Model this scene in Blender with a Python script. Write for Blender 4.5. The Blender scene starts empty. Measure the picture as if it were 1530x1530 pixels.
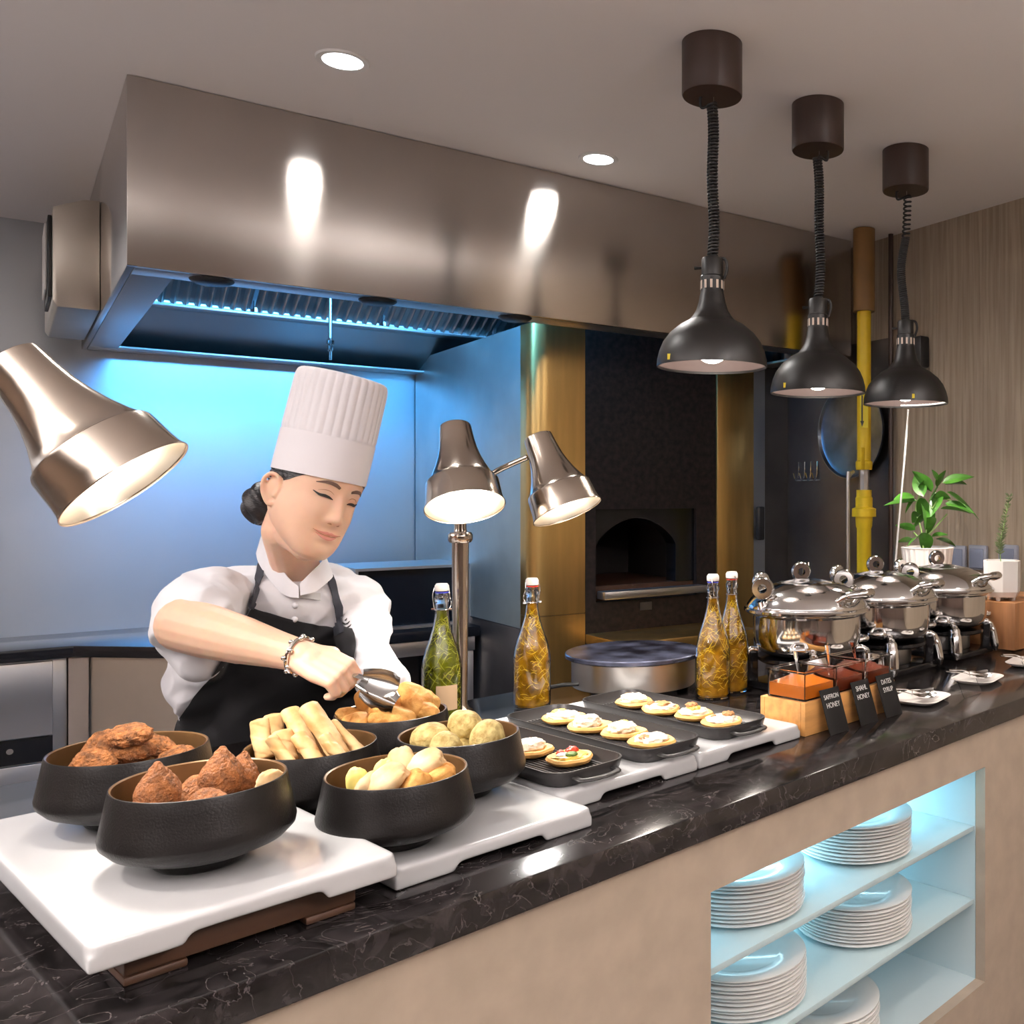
import bpy, bmesh, math, random
from mathutils import Vector, Matrix, noise, Euler
from mathutils.bvhtree import BVHTree
random.seed(11)
SC = bpy.context.scene
COL = SC.collection
PI = math.pi
R = math.radians
V = Vector
# ------------------------------------------------------------ camera geometry (image taken as 1530 x 1530)
F, CX, CY, EYE = 1426.0, 1160.0, 740.0, 1.425
RX, RY = 0.6439, -0.7652          # camera right in world
FX, FY = 0.7652, 0.6439           # camera forward in world
YAW = math.atan2(RY, RX)          # local x = camera right
def W(X, Y, z): return V((X*RX+Y*FX, X*RY+Y*FY, z))
def U(px, py, Y): return W((px-CX)/F*Y, Y, EYE-(py-CY)/F*Y)
def G(px, py, z):
    Y = (EYE-z)*F/(py-CY); return U(px, py, Y)
HA = R(-10.9)                     # the kitchen line (hood, wall, oven) is turned against the buffet counter
h1 = V((math.cos(HA), math.sin(HA), 0)); h2 = V((-math.sin(HA), math.cos(HA), 0))
def Hp(a, b, z=0): return h1*a+h2*b+V((0, 0, z))
HM = Matrix.Rotation(HA, 4, 'Z')
def T(x=0, y=0, z=0): return Matrix.Translation((x, y, z))
def RM(ax, ay, az): return Euler((R(ax), R(ay), R(az))).to_matrix().to_4x4()
# ------------------------------------------------------------ mesh builder
class MB:
    def __init__(s): s.v = []; s.f = []
    def add(s, vs, fs, m=None):
        n = len(s.v)
        for p in vs:
            p = V(p)
            s.v.append(m @ p if m else p)
        for q in fs: s.f.append(tuple(i+n for i in q))
        return s
    def box(s, x0, x1, y0, y1, z0, z1, m=None):
        vs = [(x, y, z) for z in (z0, z1) for y in (y0, y1) for x in (x0, x1)]
        return s.add(vs, [(0,2,3,1),(4,5,7,6),(0,1,5,4),(2,6,7,3),(0,4,6,2),(1,3,7,5)], m)
    def prism(s, poly, z0, z1, m=None):
        n = len(poly)
        vs = [(x, y, z0) for x, y in poly]+[(x, y, z1) for x, y in poly]
        fs = [tuple(range(n-1, -1, -1)), tuple(range(n, 2*n))]+[(i, (i+1) % n, n+(i+1) % n, n+i) for i in range(n)]
        return s.add(vs, fs, m)
    def lathe(s, prof, n=48, m=None, fr=None):
        vs = []; fs = []; idx = []
        for k, (r, z) in enumerate(prof):
            if r < 1e-6: idx.append([len(vs)]*n); vs.append((0, 0, z)); continue
            row = []
            for i in range(n):
                a = 2*PI*i/n; rr = r*(fr(a, k) if fr else 1)
                row.append(len(vs)); vs.append((rr*math.cos(a), rr*math.sin(a), z))
            idx.append(row)
        for k in range(len(prof)-1):
            A, B = idx[k], idx[k+1]
            for i in range(n):
                j = (i+1) % n
                q = [A[i], A[j], B[j], B[i]]; u = []
                for t in q:
                    if t not in u: u.append(t)
                if len(u) > 2: fs.append(tuple(u))
        return s.add(vs, fs, m)
    def tube(s, pts, r, n=10, caps=True, m=None, flat=1.0, up=None, closed=False):
        pts = [V(p) for p in pts]; k = len(pts)
        rs = r if isinstance(r, (list, tuple)) else [r]*k
        vs = []; fs = []
        t0 = (pts[1]-pts[0]).normalized()
        nrm = V(up) if up else (V((0, 0, 1)) if abs(t0.z) < .9 else V((1, 0, 0)))
        for i in range(k):
            if closed: t = pts[(i+1) % k]-pts[i-1]
            else: t = pts[min(i+1, k-1)]-pts[max(i-1, 0)]
            t.normalize()
            nrm = (nrm-t*nrm.dot(t)); nrm.normalize() if nrm.length > 1e-6 else None
            b = t.cross(nrm)
            for j in range(n):
                a = 2*PI*j/n
                vs.append(pts[i]+nrm*(math.sin(a)*rs[i]*flat)+b*(math.cos(a)*rs[i]))
        for i in range(k if closed else k-1):
            for j in range(n):
                j2 = (j+1) % n; i2 = (i+1) % k
                fs.append((i*n+j, i2*n+j, i2*n+j2, i*n+j2))
        if caps and not closed:
            fs.append(tuple(range(n))); fs.append(tuple((k-1)*n+j for j in range(n-1, -1, -1)))
        return s.add(vs, fs, m)
    def ell(s, c, r, m=None, nu=24, nv=14, fn=None):
        if not isinstance(r, (tuple, list)): r = (r, r, r)
        vs = []; fs = []
        for i in range(nv+1):
            th = PI*i/nv
            for j in range(nu):
                ph = 2*PI*j/nu
                d = V((math.sin(th)*math.cos(ph), math.sin(th)*math.sin(ph), math.cos(th)))
                k = fn(d) if fn else 1
                vs.append(V(c)+V((d.x*r[0]*k, d.y*r[1]*k, d.z*r[2]*k)))
        for i in range(nv):
            for j in range(nu):
                j2 = (j+1) % nu
                a, b, c2, d2 = i*nu+j, i*nu+j2, (i+1)*nu+j2, (i+1)*nu+j
                if i == 0: fs.append((a, d2, c2))
                elif i == nv-1: fs.append((a, d2, b))
                else: fs.append((a, d2, c2, b))
        return s.add(vs, fs, m)
    def limb(s, pts, rs, m=None, n=16, sub=6):
        "capsule chain with spherical joints"
        pts = [V(p) for p in pts]
        P = []; Q = []
        for i in range(len(pts)-1):
            for k in range(sub):
                t = k/sub; P.append(pts[i].lerp(pts[i+1], t)); Q.append(rs[i]*(1-t)+rs[i+1]*t)
        P.append(pts[-1]); Q.append(rs[-1])
        s.tube(P, Q, n=n, m=m)
        for p, r in zip(pts, rs): s.ell(p, r, m=m, nu=16, nv=10)
        return s
    def grid(s, nu, nv, fn, m=None, wrap=False):
        vs = [fn(i/(nu-1 if not wrap else nu), j/(nv-1)) for j in range(nv) for i in range(nu)]
        fs = []
        for j in range(nv-1):
            for i in range(nu if wrap else nu-1):
                i2 = (i+1) % nu
                fs.append((j*nu+i, j*nu+i2, (j+1)*nu+i2, (j+1)*nu+i))
        return s.add(vs, fs, m)
    def slab(s, nu, nv, fn, th, m=None):
        "closed sheet: fn(u,v) -> (point, normal)"
        A = []; B = []
        for j in range(nv):
            for i in range(nu):
                p, nn = fn(i/(nu-1), j/(nv-1)); p = V(p); nn = V(nn)
                A.append(p+nn*th/2); B.append(p-nn*th/2)
        N = nu*nv; fs = []
        for j in range(nv-1):
            for i in range(nu-1):
                a, b, c, d = j*nu+i, j*nu+i+1, (j+1)*nu+i+1, (j+1)*nu+i
                fs.append((a, b, c, d)); fs.append((N+d, N+c, N+b, N+a))
        rim = [i for i in range(nu)]+[j*nu+nu-1 for j in range(1, nv)]+[(nv-1)*nu+i for i in range(nu-2, -1, -1)]+[j*nu for j in range(nv-2, 0, -1)]
        for i in range(len(rim)):
            a, b = rim[i], rim[(i+1) % len(rim)]; fs.append((b, a, N+a, N+b))
        return s.add(A+B, fs, m)
    def build(s, name, mat, parent=None, loc=None, rot=None, bevel=0, bseg=2, smooth=40, fixn=True, jit=0, jscale=30, mod=None):
        me = bpy.data.meshes.new(name)
        me.from_pydata([tuple(p) for p in s.v], [], s.f); me.update()
        bm = bmesh.new(); bm.from_mesh(me)
        if fixn: bmesh.ops.recalc_face_normals(bm, faces=bm.faces)
        if bevel:
            es = [e for e in bm.edges if len(e.link_faces) == 2 and e.calc_face_angle(0) > R(30)]
            bmesh.ops.bevel(bm, geom=es, offset=bevel, segments=bseg, affect='EDGES', profile=.5, clamp_overlap=True)
        if jit:
            for v in bm.verts:
                n = noise.noise_vector(v.co*jscale)
                v.co += n*jit
        bm.to_mesh(me); bm.free()
        if smooth:
            me.polygons.foreach_set('use_smooth', [True]*len(me.polygons))
            me.set_sharp_from_angle(angle=R(smooth))
        ob = bpy.data.objects.new(name, me); COL.objects.link(ob)
        if mat: me.materials.append(mat)
        if parent: ob.parent = parent
        if loc is not None: ob.location = loc
        if rot is not None: ob.rotation_euler = rot
        return ob
def tag(o, label=None, cat=None, group=None, kind=None):
    if label: o['label'] = label
    if cat: o['category'] = cat
    if group: o['group'] = group
    if kind: o['kind'] = kind
    return o
def thing(name, label, cat, loc=(0, 0, 0), rotz=0, group=None):
    o = bpy.data.objects.new(name, None); COL.objects.link(o)
    o.empty_display_size = .05
    o.location = loc; o.rotation_euler = (0, 0, rotz)
    return tag(o, label, cat, group)
def struct(o): o['kind'] = 'structure'; return o
def dup(root, loc, rotz=None, label=None, group=None, rot=None, scale=None):
    r = root.copy(); COL.objects.link(r); r.location = loc
    if rotz is not None: r.rotation_euler = (0, 0, rotz)
    if rot is not None: r.rotation_euler = rot
    if scale is not None: r.scale = scale
    if label: r['label'] = label
    if group: r['group'] = group
    for ch in list(root.children):
        c = ch.copy(); COL.objects.link(c); c.parent = r
        for g in ch.children:
            d = g.copy(); COL.objects.link(d); d.parent = c
    return r
def catmull(pts, n=8):
    pts = [V(p) for p in pts]; out = []
    P = [pts[0]*2-pts[1]]+pts+[pts[-1]*2-pts[-2]]
    for i in range(1, len(P)-2):
        for k in range(n):
            t = k/n; a, b, c, d = P[i-1:i+3]
            out.append(.5*((2*b)+(c-a)*t+(2*a-5*b+4*c-d)*t*t+(3*b-a-3*c+d)*t**3))
    out.append(pts[-1]); return out
def sprof(pts, n=6):
    return [(max(0, p.x), p.y) for p in catmull([(a, b, 0) for a, b in pts], n)]
def voxel(ob, size, smooth=4, fac=.5):
    m = ob.modifiers.new('r', 'REMESH'); m.mode = 'VOXEL'; m.voxel_size = size; m.use_smooth_shade = True
    if smooth:
        s = ob.modifiers.new('s', 'SMOOTH'); s.factor = fac; s.iterations = smooth
    dg = bpy.context.evaluated_depsgraph_get(); dg.update()
    me = bpy.data.meshes.new_from_object(ob.evaluated_get(dg))
    mats = [x for x in ob.data.materials]
    ob.modifiers.clear(); ob.data = me
    me.materials.clear()
    for x in mats: me.materials.append(x)
    me.polygons.foreach_set('use_smooth', [True]*len(me.polygons))
    return ob
def rrect(w, d, c, n=5):
    pts = []
    for (sx, sy, a0) in ((1, 1, 0), (-1, 1, 90), (-1, -1, 180), (1, -1, 270)):
        for k in range(n+1):
            a = R(a0+90*k/n); pts.append((sx*(w/2-c)+c*math.cos(a), sy*(d/2-c)+c*math.sin(a)))
    return pts
# ------------------------------------------------------------ materials
def mat(name, col, rough=.5, metal=0, var=0, vscale=8, bump=0, bscale=60, bdist=.002, spec=None, coat=0, trans=0, ior=1.45,
        emit=None, es=0, aniso=0, stretch=None, sss=0, rvar=0, col2=None, tangent=None, sheen=0, bstretch=None, alpha=None):
    m = bpy.data.materials.new(name); m.use_nodes = True
    nt = m.node_tree; N = nt.nodes; L = nt.links; b = N['Principled BSDF']
    b.inputs['Base Color'].default_value = (*col, 1); b.inputs['Roughness'].default_value = rough
    b.inputs['Metallic'].default_value = metal; b.inputs['IOR'].default_value = ior
    b.inputs['Transmission Weight'].default_value = trans; b.inputs['Coat Weight'].default_value = coat
    b.inputs['Coat Roughness'].default_value = .08
    if spec is not None: b.inputs['Specular IOR Level'].default_value = spec
    if sheen: b.inputs['Sheen Weight'].default_value = sheen
    if sss:
        b.inputs['Subsurface Weight'].default_value = sss; b.inputs['Subsurface Radius'].default_value = (1, .35, .2); b.inputs['Subsurface Scale'].default_value = .01
    if emit: b.inputs['Emission Color'].default_value = (*emit, 1); b.inputs['Emission Strength'].default_value = es
    tc = N.new('ShaderNodeTexCoord')
    def nz(sc, st, det=4):
        mp = N.new('ShaderNodeMapping'); L.new(tc.outputs['Object'], mp.inputs[0])
        mp.inputs['Scale'].default_value = st or (1, 1, 1)
        n = N.new('ShaderNodeTexNoise'); n.inputs['Scale'].default_value = sc; n.inputs['Detail'].default_value = det
        L.new(mp.outputs[0], n.inputs['Vector']); return n
    if var or col2:
        n = nz(vscale, stretch)
        r = N.new('ShaderNodeValToRGB'); L.new(n.outputs['Fac'], r.inputs[0])
        r.color_ramp.elements[0].position = .35; r.color_ramp.elements[1].position = .65
        c0 = tuple(max(0, c*(1-var)) for c in col); c1 = col2 or tuple(min(1, c*(1+var)) for c in col)
        r.color_ramp.elements[0].color = (*c0, 1); r.color_ramp.elements[1].color = (*c1, 1)
        L.new(r.outputs[0], b.inputs['Base Color'])
    if rvar:
        n = nz(vscale, stretch)
        mr = N.new('ShaderNodeMapRange'); L.new(n.outputs['Fac'], mr.inputs[0])
        mr.inputs[1].default_value = .3; mr.inputs[2].default_value = .7
        mr.inputs[3].default_value = max(.02, rough-rvar); mr.inputs[4].default_value = rough+rvar
        L.new(mr.outputs[0], b.inputs['Roughness'])
    if bump:
        n = nz(bscale, bstretch or stretch, 6)
        bp = N.new('ShaderNodeBump'); bp.inputs['Strength'].default_value = bump; bp.inputs['Distance'].default_value = bdist
        L.new(n.outputs['Fac'], bp.inputs['Height']); L.new(bp.outputs[0], b.inputs['Normal'])
    if aniso:
        b.inputs['Anisotropic'].default_value = aniso
        t = N.new('ShaderNodeCombineXYZ')
        tv = tangent or (0, 0, 1)
        for i in range(3): t.inputs[i].default_value = tv[i]
        L.new(t.outputs[0], b.inputs['Tangent'])
    return m
M = {}
M['ceil'] = mat('ceiling_paint', (.80, .755, .735), .75)
M['hood'] = mat('brushed_steel_hood', (.54, .50, .465), .165, 1, var=.04, vscale=3, aniso=.97, bump=.06, bscale=30, bdist=.0006, bstretch=(1, 1, 40))
M['wallsteel'] = mat('steel_wall_sheet', (.62, .66, .70), .36, 1, var=.03, vscale=2, bump=.05, bscale=40, bdist=.0006, bstretch=(1, 1, 20), aniso=.5)
M['steel'] = mat('satin_steel', (.60, .58, .56), .32, 1, bump=.05, bscale=40, bdist=.0005, bstretch=(1, 1, 12))
M['steelw'] = mat('warm_cabinet_steel', (.62, .57, .50), .38, 1, var=.04, vscale=4)
M['steeld'] = mat('dark_steel', (.16, .15, .145), .42, 1, var=.1, vscale=5)
M['chrome'] = mat('polished_chrome', (.80, .79, .78), .09, 1)
M['lampst'] = mat('polished_lamp_steel', (.56, .49, .42), .17, 1, bump=.04, bscale=30, bdist=.0004, bstretch=(1, 1, 14))
M['refl'] = mat('lamp_inner_reflector', (.9, .82, .7), .3, 1)
M['brass'] = mat('brushed_brass', (.66, .43, .15), .30, 1, var=.10, vscale=6, stretch=(3, 3, .3), bump=.04, bscale=30, bdist=.0005, bstretch=(1, 1, 8))
M['panelst'] = mat('patina_steel_panel', (.50, .56, .52), .48, .85, var=.12, vscale=2.5, aniso=.3, tangent=(0, 0, 1))
M['black'] = mat('black_plastic', (.012, .012, .013), .4)
M['blackgl'] = mat('black_gloss', (.006, .006, .007), .14, spec=.35)
M['ovenst'] = mat('black_granite_front', (.014, .009, .007), .5, var=.5, vscale=40, spec=.25)
M['ovenin'] = mat('dark_interior', (.012, .009, .008), .8)  # even near-black over the whole oven chamber
M['pend'] = mat('black_lamp_enamel', (.007, .006, .0055), .40, bump=.35, bscale=900, bdist=.0006, spec=.6)
M['canopy'] = mat('brown_enamel', (.045, .026, .020), .38)
M['pendin'] = mat('lamp_inside_enamel', (.10, .07, .065), .5, bump=.3, bscale=700, bdist=.0006)
M['cord'] = mat('black_rubber_cord', (.02, .02, .021), .5)
M['bulb'] = mat('glowing_bulb', (1, .95, .88), .3, emit=(1, .92, .82), es=32)
M['bulbw'] = mat('glowing_white_diffuser', (1, 1, 1), .3, emit=(.93, .96, 1), es=14)
M['greyc'] = mat('grey_cable_sheath', (.42, .41, .40), .5)
M['white'] = mat('white_trim', (.75, .73, .71), .45)
M['slab'] = mat('white_porcelain_slab', (.60, .605, .62), .22, coat=.5, var=.02)
M['plate'] = mat('white_china', (.86, .86, .85), .14, coat=.4)
M['spoonpl'] = mat('white_rest_plate', (.80, .76, .74), .2, coat=.3)
M['bowl'] = mat('black_stoneware', (.007, .006, .0058), .36, bump=.4, bscale=420, bdist=.001, spec=.26, rvar=.06, vscale=30)
M['bowlin'] = mat('bronze_bowl_glaze', (.14, .075, .030), .32, var=.25, vscale=12, metal=.35)
M['tray'] = mat('cast_iron_tray', (.030, .028, .028), .34, bump=.2, bscale=400, bdist=.0006, metal=.3)
M['stone'] = mat('beige_stone_panel', (.40, .325, .255), .42, var=.07, vscale=14, bump=.05, bscale=120, bdist=.0008)
M['wood'] = mat('oiled_oak', (.55, .27, .085), .45, var=.22, vscale=5, stretch=(1, 8, 8), bump=.15, bscale=14, bdist=.001)
M['woodd'] = mat('dark_walnut', (.045, .018, .008), .5, var=.25, vscale=5, stretch=(1, 8, 8))
M['woodr'] = mat('reddish_oak', (.30, .135, .055), .42, var=.3, vscale=4, stretch=(6, 6, .6))
M['niche'] = mat('white_acrylic_lining', (.62, .74, .78), .25)
M['shelf'] = mat('frosted_shelf', (.60, .76, .80), .22)
M['yellow'] = mat('yellow_pipe_paint', (.78, .54, .02), .38, var=.1, vscale=6)
M['yelbr'] = mat('ochre_pipe_sleeve', (.22, .115, .035), .45, var=.15, vscale=6)
M['paper'] = mat('white_sticker', (.8, .8, .8), .5)
M['yelst'] = mat('yellow_sticker', (.85, .70, .05), .5)
M['glass'] = mat('clear_glass', (1, 1, 1), .02, trans=1, ior=1.45)
M['acryl'] = mat('clear_acrylic', (.97, .97, .97), .05, trans=1, ior=1.16)
M['oilg'] = mat('green_herb_oil', (.30, .33, .010), .06, trans=.5, ior=1.40, var=.5, vscale=45)
M['oily'] = mat('golden_herb_oil', (.66, .33, .010), .06, trans=.5, ior=1.40, var=.5, vscale=45)
M['herbg'] = mat('green_herb', (.55, .58, .03), .4)
M['herby'] = mat('yellow_herb', (.95, .66, .02), .4)
M['porc'] = mat('bottle_stopper', (.85, .80, .76), .25)
M['red'] = mat('red_rubber_ring', (.6, .04, .02), .5)
M['blue'] = mat('blue_rubber_ring', (.05, .06, .5), .5)
M['kraft'] = mat('kraft_label', (.50, .34, .20), .7)
M['honey'] = mat('saffron_honey', (.80, .22, .02), .12, trans=.3, ior=1.4)
M['syrup'] = mat('dark_syrup', (.16, .03, .012), .1, coat=.5)
M['slate'] = mat('chalkboard', (.006, .0055, .0055), .6, spec=.25)
M['chalk'] = mat('chalk_writing', (.85, .85, .84), .8)
M['cloth'] = mat('white_chef_cotton', (.72, .72, .77), .85, bump=.12, bscale=14, bdist=.006, sheen=.2)
M['hat'] = mat('white_paper_hat', (.80, .78, .83), .8)
M['apron'] = mat('black_apron_cloth', (.008, .008, .010), .9, bump=.3, bscale=90, bdist=.001)
M['strap'] = mat('charcoal_strap_cloth', (.022, .024, .034), .85)
M['skin'] = mat('skin', (.80, .52, .38), .45, sss=.25, var=.04, vscale=25)
M['hair'] = mat('black_hair', (.008, .007, .009), .33, bump=.5, bscale=40, bdist=.004, stretch=None, bstretch=(4, 1, 8))
M['lip'] = mat('rose_lips', (.66, .27, .22), .4)
M['brow'] = mat('brow_hair', (.10, .055, .04), .8)
M['lash'] = mat('dark_lashes', (.01, .008, .008), .6)
M['shadow'] = mat('crease_shade', (.45, .22, .14), .7)  # shade of lid creases, nostrils and mouth line, painted as dark strips
M['trouser'] = mat('black_trouser_cloth', (.015, .015, .017), .9)
M['tagm'] = mat('grey_name_plate', (.62, .62, .62), .35, metal=.4)
M['leaf'] = mat('basil_leaf', (.05, .17, .018), .4, var=.35, vscale=18, coat=.2)
M['stem'] = mat('green_stem', (.22, .36, .10), .5)
M['rosem'] = mat('rosemary_needle', (.14, .18, .08), .6, var=.3, vscale=30)
M['soil'] = mat('potting_soil', (.03, .02, .012), .9)
M['pot'] = mat('white_ceramic_pot', (.80, .76, .73), .3)
M['socket'] = mat('grey_socket_plastic', (.33, .35, .42), .35)
M['falafel'] = mat('brown_crumb_patty', (.27, .10, .028), .8, var=.5, vscale=90, bump=1, bscale=220, bdist=.012)
M['kibbeh'] = mat('dark_kibbeh_crust', (.27, .095, .026), .6, var=.4, vscale=110, bump=1, bscale=260, bdist=.008)
M['roll'] = mat('fried_roll_pastry', (.66, .36, .12), .5, var=.25, vscale=22, col2=(.78, .53, .27), bump=.35, bscale=60, bdist=.003)
M['samosa'] = mat('golden_samosa_pastry', (.60, .24, .045), .68, var=.25, vscale=28, col2=(.78, .44, .13), bump=.7, bscale=90, bdist=.005)
M['puff'] = mat('pale_semolina_ball', (.50, .34, .10), .65, var=.35, vscale=55, col2=(.70, .58, .25), bump=.9, bscale=160, bdist=.005)
M['fatayer'] = mat('baked_pie_dough', (.66, .36, .12), .65, var=.3, vscale=22, col2=(.84, .66, .40), bump=.5, bscale=50, bdist=.002)
M['lemon'] = mat('yellow_cheese_wedge', (.88, .76, .22), .5, var=.15, vscale=20)
M['dough'] = mat('flatbread_dough', (.72, .40, .12), .6, var=.25, vscale=30, bump=.3, bscale=70, bdist=.003)
M['cream'] = mat('melted_white_cheese', (.74, .66, .53), .35, var=.12, vscale=35, bump=.5, bscale=90, bdist=.003)
M['egg'] = mat('yellow_topping', (.85, .58, .12), .35)
M['zaatar'] = mat('brown_minced_topping', (.35, .17, .06), .7, var=.4, vscale=120)
M['tomato'] = mat('red_tomato_topping', (.55, .05, .02), .35)
M['greenherb'] = mat('green_leaf_topping', (.08, .14, .02), .6)
M['floor'] = mat('grey_floor_tile', (.15, .125, .11), .3)
M['crepe'] = mat('seasoned_griddle_plate', (.035, .030, .045), .22, var=.6, vscale=14, col2=(.10, .11, .17), metal=.5)
M['spill'] = mat('steel_blade', (.6, .6, .6), .2, 1)
def marble():
    m = bpy.data.materials.new('dark_marble_top'); m.use_nodes = True
    nt = m.node_tree; N = nt.nodes; L = nt.links; b = N['Principled BSDF']
    tc = N.new('ShaderNodeTexCoord')
    n1 = N.new('ShaderNodeTexNoise'); n1.inputs['Scale'].default_value = 22; n1.inputs['Detail'].default_value = 8; n1.inputs['Roughness'].default_value = .7; n1.inputs['Distortion'].default_value = 1.2
    L.new(tc.outputs['Object'], n1.inputs[0])
    r1 = N.new('ShaderNodeValToRGB'); e = r1.color_ramp.elements
    e[0].position = .40; e[0].color = (.004, .0035, .0035, 1); e[1].position = .78; e[1].color = (.036, .030, .031, 1)
    L.new(n1.outputs[0], r1.inputs[0])
    n2 = N.new('ShaderNodeTexNoise'); n2.inputs['Scale'].default_value = 9; n2.inputs['Detail'].default_value = 6; n2.inputs['Distortion'].default_value = 2.5
    L.new(tc.outputs['Object'], n2.inputs[0])
    mth = N.new('ShaderNodeMath'); mth.operation = 'SUBTRACT'; mth.inputs[1].default_value = .5; L.new(n2.outputs[0], mth.inputs[0])
    ab = N.new('ShaderNodeMath'); ab.operation = 'ABSOLUTE'; L.new(mth.outputs[0], ab.inputs[0])
    r2 = N.new('ShaderNodeValToRGB'); e = r2.color_ramp.elements
    e[0].position = 0; e[0].color = (.10, .085, .085, 1); e[1].position = .008; e[1].color = (0, 0, 0, 1); L.new(ab.outputs[0], r2.inputs[0])
    ad = N.new('ShaderNodeMix'); ad.data_type = 'RGBA'; ad.blend_type = 'ADD'; ad.inputs[0].default_value = .55
    L.new(r1.outputs[0], ad.inputs[6]); L.new(r2.outputs[0], ad.inputs[7]); L.new(ad.outputs[2], b.inputs['Base Color'])
    b.inputs['Roughness'].default_value = .11; b.inputs['Specular IOR Level'].default_value = .45
    return m
M['marble'] = marble()
def ridged():
    m = bpy.data.materials.new('vertical_grain_wall_cladding'); m.use_nodes = True
    nt = m.node_tree; N = nt.nodes; L = nt.links; b = N['Principled BSDF']
    tc = N.new('ShaderNodeTexCoord'); mp = N.new('ShaderNodeMapping'); mp.inputs['Scale'].default_value = (1, 1, .035)
    L.new(tc.outputs['Object'], mp.inputs[0])
    n = N.new('ShaderNodeTexNoise'); n.inputs['Scale'].default_value = 75; n.inputs['Detail'].default_value = 3; n.inputs['Distortion'].default_value = .3
    L.new(mp.outputs[0], n.inputs[0])
    r = N.new('ShaderNodeValToRGB'); e = r.color_ramp.elements
    e[0].position = .36; e[0].color = (.30, .24, .175, 1); e[1].position = .64; e[1].color = (.42, .345, .26, 1); L.new(n.outputs[0], r.inputs[0])
    L.new(r.outputs[0], b.inputs['Base Color']); b.inputs['Roughness'].default_value = .55
    bp = N.new('ShaderNodeBump'); bp.inputs['Strength'].default_value = .7; bp.inputs['Distance'].default_value = .006
    L.new(n.outputs[0], bp.inputs['Height']); L.new(bp.outputs[0], b.inputs['Normal'])
    return m
M['clad'] = ridged()
# ============================================================ SETTING
CZ = 2.57
WR = 3.05          # right wall plane in kitchen frame
WB = 5.06          # back wall plane
struct(MB().box(-6, WR+.1, -5, WB+.1, -.05, 0, HM).build('floor', M['floor'], smooth=0))
struct(MB().box(-6, WR+.1, -5, WB+.1, CZ, CZ+.05, HM).build('ceiling', M['ceil'], smooth=0))
struct(MB().box(-6, WR+.1, WB, WB+.1, 0, CZ, HM).build('wall_back', M['wallsteel'], smooth=0))
struct(MB().box(WR, WR+.1, -5, WB, 0, CZ, HM).build('wall_right', M['clad'], smooth=0))
struct(MB().box(-6.1, -6, -5, WB+.1, 0, CZ, HM).build('wall_left', mat('beige_room_wall', (.34, .25, .19), .6), smooth=0))
struct(MB().box(-6, WR+.1, -5.1, -5, 0, CZ, HM).build('wall_front', mat('dim_dining_wall', (.16, .11, .085), .6), smooth=0))
# steel cladding sheet on the right wall under the hood
o = MB().box(WR-.012, WR-.001, 2.95, WB-.01, .0, 2.12, HM).build('wall_cladding', M['steeld'], smooth=0, bevel=.001)
tag(o, 'dark steel wall sheet behind the yellow pipe under the hood', 'wall panel')
# ------------------------------------------------------------ downlights in the ceiling
def downlight(p, label, power=6.5, warm=(1, .96, .92)):
    t = thing('ceiling_downlight', label, 'ceiling light', (p.x, p.y, CZ), 0, 'recessed round downlights')
    MB().lathe([(.050, 0), (.050, -.004), (.064, -.005), (.067, -.001), (.067, 0)], 48).build('trim_ring', M['white'], t)
    MB().lathe([(0, -.003), (.050, -.003), (.050, 0)], 40).build('diffuser', M['bulbw'], t)
    l = bpy.data.lights.new('downlight_lamp', 'AREA'); l.shape = 'DISK'; l.size = .10; l.energy = power; l.color = warm; l.spread = R(150)
    lo = bpy.data.objects.new('downlight_lamp', l); COL.objects.link(lo); lo.parent = t; lo.location = (0, 0, -.007)
    return t
downlight(G(512, 90, CZ), 'round white ceiling downlight above the left part of the hood')
downlight(G(894, 237, CZ), 'round white ceiling downlight above the middle of the hood')
for k, (x, y) in enumerate([(-.8, -.6), (1.0, -1.2), (2.3, .2), (-.6, 1.6), (-1.8, .4), (2.9, -1.4)]):  # unseen extra downlights, added to raise the room's brightness
    downlight(V((x, y, 0)), 'added round ceiling downlight brightening the room, outside the view', 15 if y > 1 else 6, (1, .90, .80))
for k, (x, y, e) in enumerate([(-1.9, .5, 320), (.9, -1.7, 380), (3.0, -1.1, 350), (-2.4, 3.3, 290)]):  # unseen upward lights on made-up stands, added to brighten the ceiling
    t = thing('added_uplight', 'added upturned lamp brightening the ceiling, outside the view', 'added fill lamp', (x, y, 0), 0, 'added uplights')
    MB().lathe([(0, 0), (.14, 0), (.14, .015), (.012, .02), (.012, 1.75), (0, 1.75)], 24).build('pole', M['black'], t)
    MB().lathe([(.012, 1.74), (.10, 1.76), (.20, 1.84), (.198, 1.845), (.10, 1.77), (0, 1.755)], 36).build('lamp_bowl', M['black'], t)
    l = bpy.data.lights.new('uplight', 'AREA'); l.shape = 'DISK'; l.size = .30; l.energy = e; l.color = (1, .955, .945); l.spread = R(170)
    lo = bpy.data.objects.new('uplight', l); COL.objects.link(lo); lo.parent = t; lo.location = (0, 0, 1.80); lo.rotation_euler = (PI, 0, 0)
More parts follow.
